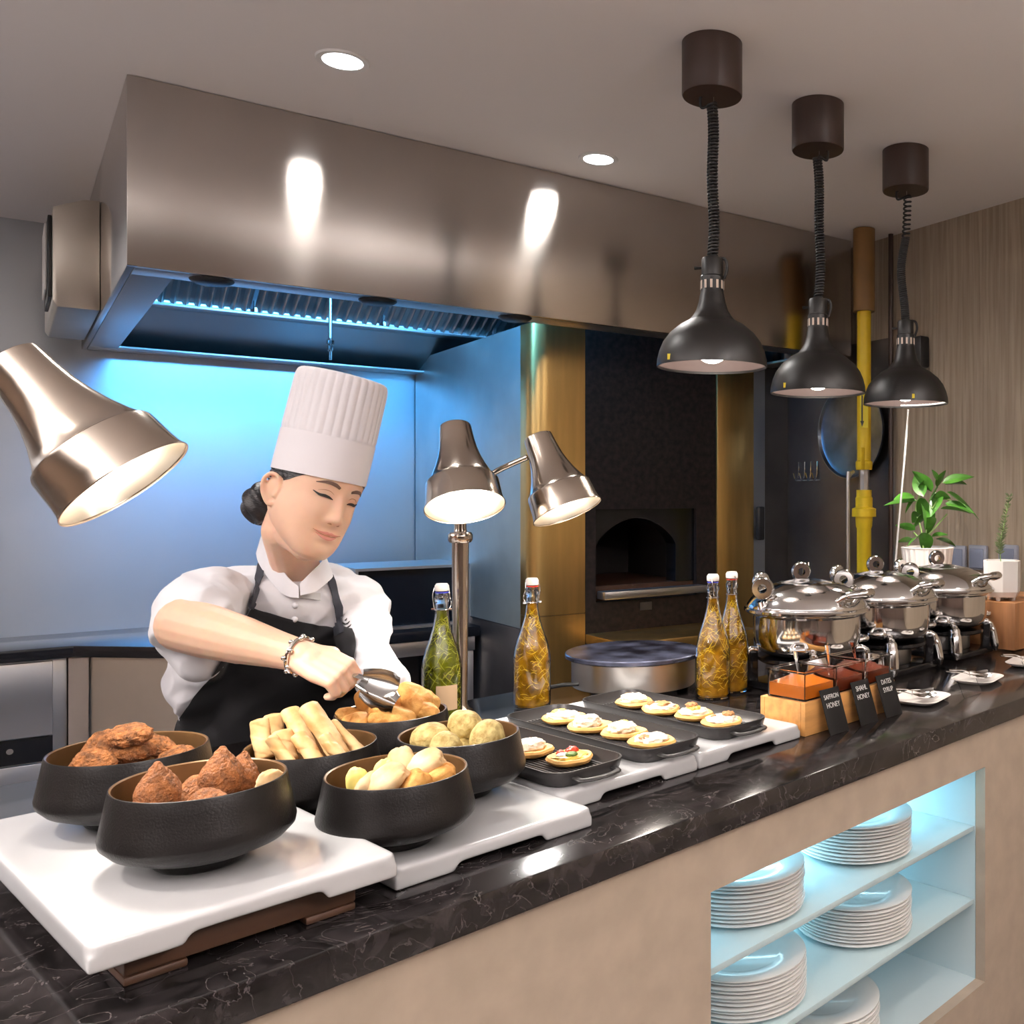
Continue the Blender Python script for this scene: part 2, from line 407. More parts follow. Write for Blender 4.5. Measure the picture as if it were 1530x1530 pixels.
# ------------------------------------------------------------ hood
HX, HY, HZ, HL, HD, HH = .261, 3.12, 2.05, 2.70, 1.925, CZ-2.05-.002
hood = thing('extractor_hood', 'long brushed steel extractor hood hanging from the ceiling above the chef', 'hood', Hp(HX, HY, HZ), HA)
MB().box(0, HL, 0, .018, 0, HH).build('front_panel', M['hood'], hood, bevel=.002)
MB().box(0, .018, .019, HD, 0, HH).build('side_panel', M['hood'], hood, bevel=.002)
MB().box(HL-.018, HL, .019, HD, 0, HH).build('side_panel', M['hood'], hood, bevel=.002)
b = MB(); b.box(.019, HL-.019, .019, .125, .0, .012).box(.019, .12, .126, HD-.13, 0, .012).box(HL-.12, HL-.019, .126, HD-.13, 0, .012).box(.019, HL-.019, HD-.129, HD, 0, .012)
b.build('bottom_flange', M['steel'], hood, bevel=.002)
b = MB()
b.prism([(HD-.03, .013), (HD-.01, .013), (1.50, .17), (1.46, .17)], .03, HL-.03, Matrix(((0, 0, 1, 0), (1, 0, 0, 0), (0, 1, 0, 0), (0, 0, 0, 1))))
b.build('rear_baffle_sheet', M['steel'], hood)
MB().box(.03, HL-.03, 1.40, 1.48, .135, .15).build('grease_gutter', M['steel'], hood, bevel=.003)
for k in range(5):
    x0 = .04+k*.525; n = 12
    f = MB()
    def fn(u, v):
        x = x0+.51*u; ph = u*n*2*PI
        d = -.016*max(-.25, math.cos(ph+PI))
        y = 1.43-.50*v; z = .165+.29*v
        return (x, y+d*.5, z-.018+d*.86)
    f.grid(n*10+1, 6, fn)
    f.box(x0, x0+.51, 1.415, 1.445, .145, .170).box(x0, x0+.012, 1.40, 1.43, .15, .2)
    f.build('baffle_filter', M['steel'], hood, smooth=60)
for a in (.45, 1.10):
    tb = MB().tube([(a-.28, .30, .36), (a+.28, .30, .36)], .013, 14).build('hood_tube_lamp', mat('blue_tube_glow', (.4, .7, 1), .4, emit=(.10, .45, 1.0), es=5), hood)
    l = bpy.data.lights.new('hood_tube_light', 'AREA'); l.shape = 'RECTANGLE'; l.size = .6; l.size_y = .14; l.energy = 20; l.color = (.085, .40, .95)
    lo = bpy.data.objects.new('hood_tube_light', l); COL.objects.link(lo); lo.parent = hood; lo.location = (a, .33, .34); lo.rotation_euler = (R(46), 0, 0)
for px in (317, 565, 770):
    p = U(px, 420, 2.9); a = None
    # place on the flange just behind the front edge
    ray = V(((px-CX)/F, 1)); d = 3.18/(ray.x*-.6295+ray.y*.777); aa = .777*ray.x*d+.6295*d-HX
    MB().lathe([(0, -.012), (.045, -.011), (.056, -.004), (.058, 0), (0, 0)], 36, T(aa, .062, -.001)).build('cover_disc', M['black'], hood)
rod = thing('nozzle_rod', 'thin steel nozzle rod hanging inside the hood above the chef', 'nozzle', Hp(1.05+.02, 4.30, 2.0), HA)
MB().tube([(0, 0, .08), (0, 0, .375)], .008, 10).build('rod', M['steel'], rod)
MB().lathe([(0, -.005), (.006, -.005), (.007, .03), (.012, .035), (.012, .055), (.017, .06), (.017, .075), (.008, .085), (0, .085)], 14).build('nozzle_head', M['chrome'], rod)
# control box on the hood's left end
cb = thing('steel_control_box', 'stainless steel box with a tall slot handle fixed to the left end of the hood', 'control box', Hp(HX-.001, 4.02, 2.06), HA)
b = MB(); b.prism([(-.118, 0), (-.130, .02), (-.130, .335), (-.045, .375), (0, .378), (0, 0)], 0, .80, Matrix(((1, 0, 0, 0), (0, 0, 1, 0), (0, 1, 0, 0), (0, 0, 0, 1)))).build('housing', M['steelw'], cb, bevel=.004)
MB().box(-.142, -.1305, .06, .40, .04, .32).build('slot_frame', M['black'], cb, bevel=.003)
MB().box(-.150, -.1425, .10, .34, .07, .30).build('slot_handle', M['white'], cb, bevel=.003)
# ------------------------------------------------------------ oven block
SA, SB, ST = 1.67, 3.63, 2.13
ov = thing('oven_surround', 'tall black stone oven surround framed by brass columns behind the griddle', 'oven', Hp(SA, SB, 0), HA)
MB().box(0, .012, .12, WB-SB-.01, .87, ST).build('side_sheet', M['panelst'], ov, bevel=.002)
MB().box(0, .012, .12, WB-SB-.01, 0, .868).build('side_sheet', M['steeld'], ov, bevel=.002)
def rc(x0, x1, r=.07):
    pts = [(x0, .12)]+[(x0+r-r*math.cos(t), .0+r-r*math.sin(t)) for t in [k*PI/16 for k in range(9)]]+[(x1, 0), (x1, .12)]
    return pts
MB().prism(rc(0, .235), .93, ST).build('brass_column', M['brass'], ov, smooth=30)
MB().prism(rc(0, .235), 0, .928).build('brass_column_base', M['brass'], ov, smooth=30)
MB().box(.91, 1.125, -.01, .10, .0, ST).build('brass_column', M['brass'], ov, bevel=.003)
MB().box(1.126, 1.20, 0.0, .08, 0, ST).build('edge_strip', M['wallsteel'], ov)
MB().box(1.201, 1.378, .03, .10, 0, ST).build('end_panel', M['steeld'], ov)
# granite front with the arched mouth
OX0, OX1, OZ0, OZ1 = .285, .80, 1.035, 1.365
b = MB()
b.box(.236, OX0, 0, .03, 0, ST).box(OX1, .909, 0, .03, 0, ST).box(OX0, OX1, 0, .03, 0, .97).box(OX0, OX1, 0, .03, OZ1, ST)
b.build('stone_front', M['ovenst'], ov, smooth=0)
b = MB(); n = 24; xa, xb = OX0+.01, OX1-.10; zs = OZ0+.17
arch = [(xa+(xb-xa)*k/n, zs+.12*math.sin(PI*k/n)**.7) for k in range(n+1)]
vs = [];
for x, z in arch: vs += [(x, .02, z), (x, .02, OZ1), (x, .10, z)]
fs = []
for k in range(n): a = 3*k; fs += [(a, a+3, a+4, a+1), (a, a+2, a+5, a+3)]
b.add(vs, fs); b.box(xb, OX1, .02, .10, OZ0, OZ1).box(OX0, xa, .02, .1, OZ0, OZ1)
b.build('arched_mouth_frame', M['blackgl'], ov, smooth=30)
b = MB(); b.box(OX0, OX1, .60, .62, .97, 1.5).box(OX0, OX0+.01, .1, .6, .97, 1.5).box(OX1-.01, OX1, .1, .6, .97, 1.5).box(OX0, OX1, .1, .6, 1.5, 1.51)
b.build('oven_chamber', M['ovenin'], ov, smooth=0)
MB().box(OX0, OX1, .03, .60, .97, OZ0).build('hearth', M['woodd'], ov)
MB().box(OX0+.005, OX1+.01, -.07, -.001, .985, 1.018).build('steel_sill', M['steel'], ov, bevel=.003)
MB().box(.50, .56, -.004, -.001, .92, .955).build('switch_plate', M['steeld'], ov)
MB().box(.236, .905, -.33, -.001, .80, .84).build('front_ledge', M['brass'], ov, bevel=.003)
# small black latch on the strip between the brass column and end panel
o = MB().box(0, .035, -.03, 0, 0, .16).build('wall_latch', M['black'], bevel=.006, loc=Hp(SA+1.14, SB-.002, 1.21), rot=(0, 0, HA))
tag(o, 'small black latch box on the strip right of the right brass column', 'latch')
# ------------------------------------------------------------ round pan, hooks, pipes on the right wall
def wallp(px, py, off=0):
    rx = (px-CX)/F; Y = (WR-off)/(.777*rx+.6295); return U(px, py, Y)
p = wallp(1273, 645, .035)
pan = MB(); pan.lathe([(0, 0), (.19, 0), (.205, .006), (.212, .02), (.216, .02), (.209, .002), (.195, -.004), (0, -.004)], 64, RM(0, -90, 0)); 
o = pan.build('round_pan', mat('blued_steel_pan', (.20, .24, .30), .30, 1, var=.3, vscale=8), loc=p, rot=(0, 0, HA)); tag(o, 'large round blued steel pan hanging on the dark wall behind the yellow pipe', 'pan')
def hookrail(px0, px1, py, n, label, hh=.09):
    A = wallp(px0, py, .014); B = wallp(px1, py, .014)
    t = thing('hook_rail', label, 'hook rail', A, HA)
    MI = (Matrix.Translation(A) @ Matrix.Rotation(HA, 4, 'Z')).inverted()
    q = MI @ B
    MB().tube([(0, 0, 0), (0, q.y, 0)], .003, 8).build('rail', M['steel'], t)
    for k in range(n):
        y = q.y*(k+.5)/n
        MB().tube(catmull([(0, y, hh), (-.004, y-.004, hh*.6), (-.006, y, .01), (-.03, y-.01, 0), (-.045, y-.012, .035)], 5), .0032, 7).build('hook', M['chrome'], t)
    return t
hookrail(1189, 1226, 718, 4, 'steel rail of wire hooks on the dark wall left of the round pan')
hookrail(1189, 1212, 866, 3, 'lower steel rail of wire hooks just above the first chafing dish')
yp = U(1291, 800, 4.10); 
t = thing('gas_pipe', 'thick yellow gas pipe rising to the ceiling in the corner', 'pipe', (yp.x, yp.y, 0), HA)
def zY(py, Y): return EYE-(py-CY)/F*Y
Y0 = 4.10
MB().lathe([(.030, zY(702, Y0)), (.030, CZ-.01)], 28).build('upper_pipe', M['yellow'], t)
MB().lathe([(.0, CZ-.004), (.047, CZ-.004), (.047, zY(466, Y0)), (.031, zY(466, Y0))], 28).build('pipe_sleeve', M['yelbr'], t)
MB().lathe([(0, .2), (.031, .2), (.031, zY(790, Y0)), (.035, zY(786, Y0)), (.037, zY(775, Y0)), (.037, zY(772, Y0)), (.052, zY(772, Y0)), (.052, zY(760, Y0)), (.037, zY(758, Y0)), (.037, zY(744, Y0)), (.033, zY(742, Y0)), (.033, zY(732, Y0)), (0, zY(732, Y0))], 8*4, None).build('lower_pipe', M['yellow'], t, smooth=25)
MB().lathe([(.0, zY(738, Y0)), (.022, zY(738, Y0)), (.022, zY(700, Y0)), (0, zY(700, Y0))], 8).build('ball_valve', M['steel'], t, smooth=20)
MB().lathe([(.034, zY(702, Y0)), (.036, zY(698, Y0)), (.036, zY(690, Y0)), (.030, zY(688, Y0))], 24).build('pipe_collar', M['yellow'], t)
hd = MB().box(-.060, -.038, -.045, -.038, zY(702, Y0), zY(670, Y0)).build('valve_handle', M['yellow'], t, bevel=.003)
st = MB().box(-.03, .006, -.0345, -.033, zY(640, Y0), zY(590, Y0)).build('flow_sticker', M['yelst'], t)
st.rotation_euler = (0, 0, R(-25))
b = MB().box(-.024, -.018, -.0355, -.0346, zY(634, Y0), zY(592, Y0)); b.add([(-.030, -.0355, zY(630, Y0)), (-.012, -.0355, zY(630, Y0)), (-.021, -.0355, zY(639, Y0))], [(0, 1, 2)])
ar = b.build('arrow_mark', M['black'], st, smooth=0)
def cylthing(name, label, cat, p0, p1, r, m, n=14):
    p0, p1 = V(p0), V(p1)
    o = MB().tube([(0, 0, 0)]+[tuple(p1-p0)], r, n).build(name, m, loc=p0)
    return tag(o, label, cat)
a = U(1267, 710, 4.02)
o = MB().tube(catmull([(0, .0, 0), (0, 0, .9-.0+.0), (0, 0, a.z-.13), (.012, 0, a.z-.1), (.05, .01, a.z-.085)], 6), .009, 12).build('steel_tube', M['steel'], loc=(a.x, a.y, .1)); tag(o, 'thin bent steel tube running down beside the yellow pipe', 'tube')
a = wallp(1331, 500, .03)
cylthing('wall_conduit', 'slim vertical conduit clipped to the corner right of the yellow pipe', 'conduit', (a.x, a.y, 0.3), (a.x, a.y, CZ-.002), .011, M['canopy'])
a = wallp(1371, 530, .03)
o = MB().box(-.03, .028, -.045, .045, -.06, .075).build('wall_speaker', M['black'], loc=a, rot=(0, 0, HA), bevel=.01); tag(o, 'small black wall box beside the farthest pendant lamp', 'wall box')
# wall sockets
for k, (px, lab) in enumerate([(1433, 'leftmost grey socket box on the wall, right beside the basil pot'), (1464, 'middle grey socket box on the wall between the two plants'), (1509, 'rightmost grey socket box on the wall behind the rosemary')]):
    p = wallp(px, 833, .002)
    t = thing('wall_socket', lab, 'socket', p, HA, 'grey wall sockets')
    MB().box(-.018, 0, -.045, .045, -.05, .05).build('housing', M['socket'], t, bevel=.006)
    MB().box(-.024, -.0185, -.034, .034, -.042, .036).build('hinged_cover', mat('smoky_cover', (.22, .25, .34), .2), t, bevel=.003)
# ------------------------------------------------------------ kitchen back counter
KZ = .839
poly = [(-2.5, WB-.005), (-2.5, 4.61), (.2126, 4.61), (.50, 4.34), (.70, 4.17), (SA-.004, 4.17), (SA-.004, WB-.005)]
o = MB().prism(poly, KZ-.045, KZ).build('kitchen_worktop', M['blackgl'], loc=(0, 0, 0), rot=(0, 0, HA), bevel=.003); tag(o, 'black kitchen worktop along the steel back wall behind the chef', 'worktop')
t = thing('kitchen_cabinet', 'stainless steel cabinet under the black worktop at the far left', 'cabinet', Hp(-2.4, 4.64, 0), HA)
MB().box(0, 2.595, .01, WB-4.66, .10, KZ-.047).build('body', M['steel'], t, bevel=.002)
MB().box(1.2, 2.55, -.012, .009, .50, KZ-.055).build('drawer', M['steel'], t, bevel=.003)
MB().box(1.2, 2.55, -.002, .009, .40, .495).build('control_strip', M['blackgl'], t)
MB().box(1.9, 2.20, -.02, -.003, .41, .47).build('pull_handle', M['steel'], t, bevel=.003)
MB().lathe([(0, 0), (.011, 0), (.011, .01), (0, .01)], 14, T(2.42, -.003, .455) @ RM(90, 0, 0)).build('control_knob', M['chrome'], t)
MB().box(1.2, 2.55, -.012, .009, .12, .395).build('door', M['steel'], t, bevel=.003)
t2 = thing('corner_cabinet', 'warm toned steel corner cabinet directly behind the chef', 'cabinet', Hp(0, 0, 0), HA)
MB().prism([(.20, 4.66), (.235, 4.625), (.52, 4.36), (.715, 4.195), (.715, WB-.01), (.20, WB-.01)], .1, KZ-.047).build('body', M['steelw'], t2, smooth=20)
MB().prism([(.198, 4.63), (.235, 4.612), (.26, 4.59), (.235, 4.63)], .1, KZ-.05).build('corner_post', M['steel'], t2)
t3 = thing('steel_table', 'open stainless steel table between the chef and the brass column', 'table', Hp(.75, 4.19, 0), HA)
MB().box(0, .9, 0, .04, KZ-.11, KZ-.048).build('apron_rail', M['steel'], t3, bevel=.002)
for x in (.0, .40, .86): MB().box(x, x+.035, .005, .04, 0, KZ-.112).build('leg', M['steel'], t3, bevel=.002)
MB().box(0, .9, .75, .78, 0, KZ-.112).build('rear_sheet', M['steeld'], t3)
o = MB().lathe([(0, 0), (.105, 0), (.112, .003), (.105, .008), (0, .008)], 48).build('hob_plate', M['steeld'], loc=Hp(-.17, 4.79, KZ+.001)); tag(o, 'round black hob plate on the back worktop at the left edge', 'hob')
p = Hp(1.17, 4.30, KZ+.001)
t = thing('counter_oven', 'small black open-fronted appliance on the back table right of the chef', 'appliance', p, HA)
b = MB(); b.box(0, .012, 0, .40, 0, .27).box(.488, .50, 0, .40, 0, .27).box(.012, .488, 0, .40, .258, .27).box(.012, .488, 0, .40, 0, .01).box(.012, .488, .38, .40, .01, .258); b.build('housing', M['steel'], t)
MB().box(.013, .487, .02, .37, .011, .257).build('dark_inside', M['blackgl'], t)
# ============================================================ BUFFET COUNTER
TZ = .92; YF = 1.062; YB = 2.10
def xr(y): return (WR-.003+.1892*y)/.982
o = MB().prism([(-.8, YF), (xr(YF), YF), (xr(YB), YB), (-.8, YB)], TZ-.045, TZ).build('buffet_worktop', M['marble'], bevel=.004); tag(o, 'dark veined marble worktop of the buffet counter', 'worktop')
NX0, NX1, NZ0, NZ1 = 1.113, 2.044, .275, .783
YP = 1.075; PT = .025
bc = thing('buffet_counter', 'beige stone faced buffet counter with a lit plate niche', 'counter', (0, YP, 0))
def B(x0, x1, y0, y1, z0, z1): return (x0, x1, y0-YP, y1-YP, z0, z1)
b = MB(); b.box(*B(-.75, NX0, YP, YP+PT, 0, TZ-.047)).box(*B(NX1, xr(YP)-.003, YP, YP+PT, 0, TZ-.047)).box(*B(NX0, NX1, YP, YP+PT, NZ1, TZ-.047)).box(*B(NX0, NX1, YP, YP+PT, 0, NZ0))
b.build('stone_front', M['stone'], bc, smooth=0)
ND = .40
MB().box(*B(NX0-.01, NX0-.001, YP+PT+.001, YP+ND, NZ0, NZ1)).build('niche_side', M['niche'], bc, smooth=0)
MB().box(*B(NX1+.0, NX1+.012, YP+PT+.001, YP+ND, NZ0, NZ1)).build('niche_side', M['niche'], bc, smooth=0)
MB().box(*B(NX0, NX1, YP+ND-.01, YP+ND, NZ0, NZ1)).build('niche_back', M['niche'], bc, smooth=0)
MB().box(*B(NX0-.01, NX1+.012, YP+PT, YP+ND, NZ0-.012, NZ0)).build('niche_floor', M['niche'], bc, smooth=0)
MB().box(*B(NX0-.01, NX1+.012, YP+PT, YP+ND, NZ1, NZ1+.012)).build('niche_top', M['niche'], bc, smooth=0)
MB().box(*B(NX0+.001, NX1-.001, YP+PT+.004, YP+ND-.011, .626, .638)).build('shelf', M['shelf'], bc, bevel=.001)
MB().box(*B(NX0+.001, NX1-.001, YP+PT+.004, YP+ND-.011, .452, .464)).build('shelf', M['shelf'], bc, bevel=.001)
MB().box(*B(NX0+.02, NX1-.02, YP+ND-.035, YP+ND-.013, NZ1-.015, NZ1-.002)).build('light_strip', mat('cyan_white_strip', (1, 1, 1), .4, emit=(.55, .90, 1), es=3), bc)
MB().box(*B(-.75, xr(YB)-.02, YB-.04, YB-.02, 0, TZ-.047)).build('rear_panel', M['steel'], bc, smooth=0)
for (z, e) in ((NZ1-.004, 4.5), (.622, .8), (.448, .15)):
    l = bpy.data.lights.new('niche_strip_light', 'AREA'); l.shape = 'RECTANGLE'; l.size = .88; l.size_y = .02; l.energy = e; l.color = (.50, .86, 1)
    lo = bpy.data.objects.new('niche_strip_light', l); COL.objects.link(lo); lo.parent = bc; lo.location = ((NX0+NX1)/2, ND-.05 if z > .7 else .34, z-.003)
# plates
PR = .130
pm = MB(); pm.lathe([(0, .004), (.075, .004), (.080, .0075), (.128, .0135), (.130, .0125), (.130, .0105), (.083, .003), (.078, 0), (.055, 0), (.053, .002), (0, .002)], 72)
plate0 = pm.build('dinner_plate', M['plate'], loc=(0, 0, -5), smooth=50)
ORD = ['topmost', 'second from the top', 'third from the top', 'fourth from the top', 'fifth from the top', 'sixth from the top', 'seventh from the top', 'eighth from the top', 'ninth from the top', 'tenth from the top', 'bottom']
first = True
for (x, y, z, n, nm) in [(1.36, 1.243, .638, 11, 'the left stack on the upper shelf'), (1.745, 1.243, .638, 11, 'the right stack on the upper shelf'),
                         (1.365, 1.243, .464, 11, 'the left stack on the lower shelf'), (1.745, 1.243, .464, 11, 'the right stack on the lower shelf'), (1.62, 1.245, .275, 11, 'the stack on the niche floor')]:
    for k in range(n):
        o = plate0 if first else plate0.copy()
        if not first: COL.objects.link(o)
        first = False
        o.location = (x+random.uniform(-.0025, .0025), y+random.uniform(-.001, .002), z+.0005+k*.0074)
        tag(o, 'white dinner plate, %s in %s' % (ORD[n-1-k], nm), 'plate', 'dinner plates in '+nm)
# ------------------------------------------------------------ serving slabs (handle recess cut into the long edge)
def slab(loc, w, d, label):
    t = thing('serving_slab', label, 'serving slab', loc, 0, 'white serving slabs along the buffet')
    th = .030
    b = MB(); b.prism([(x+w/2, y+d/2) for x, y in rrect(w, d, .014)], th-.014, th)
    for y0, y1 in ((0, .010), (d-.010, d)):
        b.prism([(0, 0), (w*.27, 0), (w*.27+.006, .011), (w*.73-.006, .011), (w*.73, 0), (w, 0), (w, th-.013), (0, th-.013)], y0, y1, Matrix(((1, 0, 0, 0), (0, 0, 1, 0), (0, 1, 0, 0), (0, 0, 0, 1))))
    b.box(0, .010, .009, d-.009, 0, th-.013).box(w-.010, w, .009, d-.009, 0, th-.013)
    o = b.build('slab_body', M['slab'], t)
    voxel(o, .0028, 22, .6)
    return t
SLABW, SLABD = .318, .53
slab((.276, 1.100, .960), SLABW, SLABD, 'white serving slab at the left end, raised on dark wood feet')
slab((.616, 1.150, TZ+.0005), SLABW, SLABD, 'second white serving slab from the left, under the bowl of small pies')
slab((.937, 1.235, TZ+.0005), .31, SLABD, 'third white serving slab from the left, under the first two grill trays')
slab((1.250, 1.237, TZ+.0005), .30, SLABD, 'white serving slab at the right, beside the wooden condiment box')
ws = thing('wooden_riser', 'low dark wooden riser under the leftmost white slab', 'riser', (.317, 1.140, TZ+.0005))
MB().box(0, .243, 0, .46, .010, .0385).build('board', M['woodd'], ws, bevel=.003)
for x in (.0, .183): MB().box(x, x+.06, 0, .46, 0, .0095).build('foot', M['woodd'], ws, bevel=.003)
# ------------------------------------------------------------ bowls
BP_out = [(0, .0), (.047, .0), (.050, .003), (.052, .010), (.070, .016), (.092, .026), (.1015, .036), (.1025, .043), (.100, .055), (.0955, .078), (.0925, .094), (.0905, .0968)]
BP_in = [(.0905, .0968), (.0885, .0955), (.0885, .090), (.093, .06), (.088, .036), (.06, .021), (0, .017)]
def bowl(loc, label, proto=[]):
    if proto: t = dup(proto[0], loc, 0, label); return t
    t = thing('serving_bowl', label, 'bowl', loc, 0, 'black stoneware serving bowls')
    MB().lathe(BP_out[:-1]+[(.0917, .0965), (.0905, .0968)], 72).build('outer_wall', M['bowl'], t, smooth=50)
    MB().lathe(BP_in, 72).build('glazed_inside', M['bowlin'], t, smooth=50)
    proto.append(t); return t
S1, S2 = .9905, .951
bA = V((.420, 1.486, S1)); bB = V((.429, 1.258, S1)); bC = V((.655, 1.475, S2)); bD = V((.845, 1.592, S2)); bE = V((.838, 1.365, S2)); bF = V((.668, 1.243, S2))
bowl(bA, 'black bowl of round brown patties at the back of the left slab')
bowl(bB, 'black bowl of pointed brown kibbeh at the front left')
bowl(bC, 'black bowl holding pale spring rolls')
bowl(bD, 'black bowl of golden samosas the chef is serving from')
bowl(bE, 'black bowl holding round speckled yellow balls')
bowl(bF, 'black bowl of small baked pies at the front, second from left')
def food(mb, name, m, loc, rot, label, cat, group, jit=0, js=40, sc=None):
    o = mb.build(name, m, loc=loc, rot=tuple(R(a) for a in rot), jit=jit, jscale=js, smooth=70)
    if sc: o.scale = sc
    return tag(o, label, cat, group)
# patties
def patty(seed, r=.026, h=.0135):
    b = MB(); rnd = random.Random(seed)
    def fn(d): return 1+.09*noise.noise(d*3+V((seed*7, 0, 0)))+.05*noise.noise(d*9+V((seed, 3, 0)))
    vs = MB(); b.ell((0, 0, 0), (r, r, h), fn=lambda d: fn(d)*(1/max(.001, (abs(d.x)**3+abs(d.y)**3+abs(d.z)**3)**(1/3)))**.5, nu=64, nv=36)
    return b
gp = 'brown patties in the back left bowl'
for k, (dx, dy, dz, rot, lab) in enumerate([
    (.0, .0, .113, (6, -4, 0), 'brown crumbed patty on top of the pile in the back left bowl'),
    (.004, .004, .0885, (-4, 5, 40), 'brown crumbed patty directly under the topmost one in the back left bowl'),
    (-.045, -.014, .079, (35, -60, 20), 'brown patty standing on edge at the left of the back left bowl'),
    (.040, .026, .086, (10, 25, 0), 'brown patty half hidden at the right behind the pile in the back left bowl'),
    (.012, -.045, .068, (20, 10, 70), 'brown patty low in front in the back left bowl'),
    (.052, -.012, .070, (15, -20, 0), 'brown patty lying flat at the right side of the back left bowl'),
    (-.020, .035, .095, (0, -45, 30), 'brown patty leaning behind the pile in the back left bowl'),
    (-.005, -.005, .060, (0, 8, 0), 'brown patty at the base of the pile in the back left bowl')]):
    food(patty(k+1), 'brown_patty', M['falafel'], bA+V((dx, dy, dz)), rot, lab, 'patty', gp, jit=.0012, js=160)
# kibbeh
def drop(seed, s=1):
    pr = sprof([(0, -.027), (.012, -.026), (.022, -.018), (.0265, -.004), (.024, .008), (.016, .021), (.0075, .032), (.003, .038), (0, .0395)], 6)
    return MB().lathe([(r*s, z*s) for r, z in pr], 48, None, lambda a, k: 1+.05*math.sin(2*a+seed)+.03*math.sin(5*a+k*.3+seed))
for k, (dx, dy, dz, rot, s, lab) in enumerate([
    (-.045, -.001, .092, (4, -3, 0), .92, 'pointed brown kibbeh standing at the left of the front bowl'),
    (.026, .010, .093, (-5, 4, 0), .90, 'largest pointed brown kibbeh standing tall in the middle of the front bowl'),
    (.050, .018, .084, (-10, 16, 0), .80, 'brown kibbeh half hidden behind the tall one in the front bowl'),
    (-.003, -.035, .070, (70, 30, 20), .85, 'brown kibbeh lying low at the front of the front bowl'),
    (-.060, -.010, .072, (75, -50, 20), .7, 'small brown kibbeh low at the far left of the front bowl'),
    (.02, .05, .062, (60, 20, 70), 1.0, 'brown kibbeh lying at the back of the front bowl')]):
    food(drop(k, s), 'pointed_kibbeh', M['kibbeh'], bB+V((dx, dy, dz)), rot, lab, 'kibbeh', 'kibbeh in the front bowl', jit=.0010, js=200)
b = MB(); b.ell((0, 0, 0), (.024, .012, .017), fn=lambda d: 1+.15*noise.noise(d*3), nu=32, nv=18)
food(b, 'pastry_piece', M['fatayer'], bB+V((.066, -.036, .082)), (10, 30, 30), 'pale pastry piece leaning at the right edge of the kibbeh bowl', 'pastry', None, jit=.001)
# spring rolls
def roll(seed, L=.088, r=.0115):
    b = MB()
    def fn(u, v):
        a = 2*PI*u; t = v*2-1; e = max(.02, 1-abs(t)**22)**.5
        w = 1+.05*math.sin(a*2+seed)+.035*noise.noise(V((math.cos(a)*1.5, v*5, seed)))
        sp = .0009*(1 if math.sin(a*1+v*9+seed) > 0 else 0)
        return ((r*w*1.12+sp)*e*math.cos(a), (r*w*.80+sp)*e*math.sin(a), t*L/2)
    b.grid(40, 46, fn, wrap=True)
    n0 = len(b.v)-40*46; b.f.append(tuple(n0+i for i in range(40))); b.f.append(tuple(n0+45*40+i for i in range(40)))
    return b
cam2 = V((RX, RY, 0)); camf = V((FX, FY, 0))
for k, (a_, b_, Ya, Yb, r, lab) in enumerate([
    ((386, 1074), (397, 1135), 1.462, 1.450, .0120, 'leftmost pale spring roll standing in the bowl'),
    ((407, 1066), (414, 1130), 1.500, 1.490, .0112, 'second spring roll from the left, standing behind its neighbours'),
    ((421, 1090), (430, 1140), 1.445, 1.435, .0120, 'short upright spring roll in front, third from the left'),
    ((432, 1058), (462, 1124), 1.480, 1.455, .0125, 'spring roll leaning in the middle of the bowl, with a rounded top end'),
    ((444, 1096), (478, 1145), 1.440, 1.425, .0115, 'spring roll lying low in front across the middle of the bowl'),
    ((458, 1052), (512, 1134), 1.452, 1.435, .0165, 'biggest pale spring roll leaning on top of the pile'),
    ((482, 1098), (520, 1146), 1.425, 1.415, .0110, 'spring roll lying just in front of the biggest one'),
    ((493, 1080), (544, 1132), 1.478, 1.470, .0120, 'rightmost spring roll leaning on the bowl edge'),
    ((402, 1100), (440, 1150), 1.420, 1.420, .0105, 'small spring roll low at the front left of the bowl')]):
    A = U(*a_, Ya); Bq = U(*b_, Yb); d = (A-Bq); q = V((0, 0, 1)).rotation_difference(d.normalized())
    o = roll(k, d.length, r).build('spring_roll', M['roll'], smooth=60, jit=.0006, jscale=90)
    o.location = (A+Bq)/2; o.rotation_euler = (q.to_matrix() @ Matrix.Rotation(-.8+k*.3, 3, 'Z')).to_euler()
    tag(o, lab, 'spring roll', 'spring rolls in the bowl')
# samosas
def samosa(seed, s=1.0):
    b = MB()
    def fn(d):
        a = math.atan2(d.y, d.x)
        return .80*(1+.26*math.cos(3*a)*(1-d.z*d.z)**1.5+.07*noise.noise(d*2.5+V((seed, 0, 0))))
    b.ell((0, 0, 0), (.041*s, .037*s, .027*s), fn=fn, nu=60, nv=30); return b
for k, (u, f, dz, rot, s, lab) in enumerate([
    (-.062, -.012, .086, (20, 10, 20), .8, 'small golden samosa at the left edge of the samosa bowl'),
    (-.045, .018, .105, (50, 0, 60), .95, 'golden samosa with a torn edge, upper left in the samosa bowl'),
    (-.036, -.040, .084, (8, 0, 0), .85, 'golden samosa low at the front left of the samosa bowl'),
    (-.004, -.026, .098, (25, 10, 100), 1.0, 'golden samosa in the middle under the tongs'),
    (.018, -.036, .090, (12, -12, 170), 1.05, 'flat golden samosa at the front right of the samosa bowl'),
    (.042, .010, .110, (40, 20, 10), 1.15, 'largest golden samosa lying on top at the right of the bowl'),
    (.064, -.008, .094, (20, 40, 40), .8, 'small golden samosa at the right edge of the samosa bowl'),
    (-.006, .046, .100, (30, 0, 40), .95, 'golden samosa at the back of the samosa bowl'),
    (.0, .0, .078, (0, 0, 0), 1.1, 'golden samosa in the heart of the samosa bowl')]):
    food(samosa(k, s), 'golden_samosa', M['samosa'], bD+cam2*u+camf*f+V((0, 0, dz)), rot, lab, 'samosa', 'samosas in the bowl', jit=.0016, js=60)
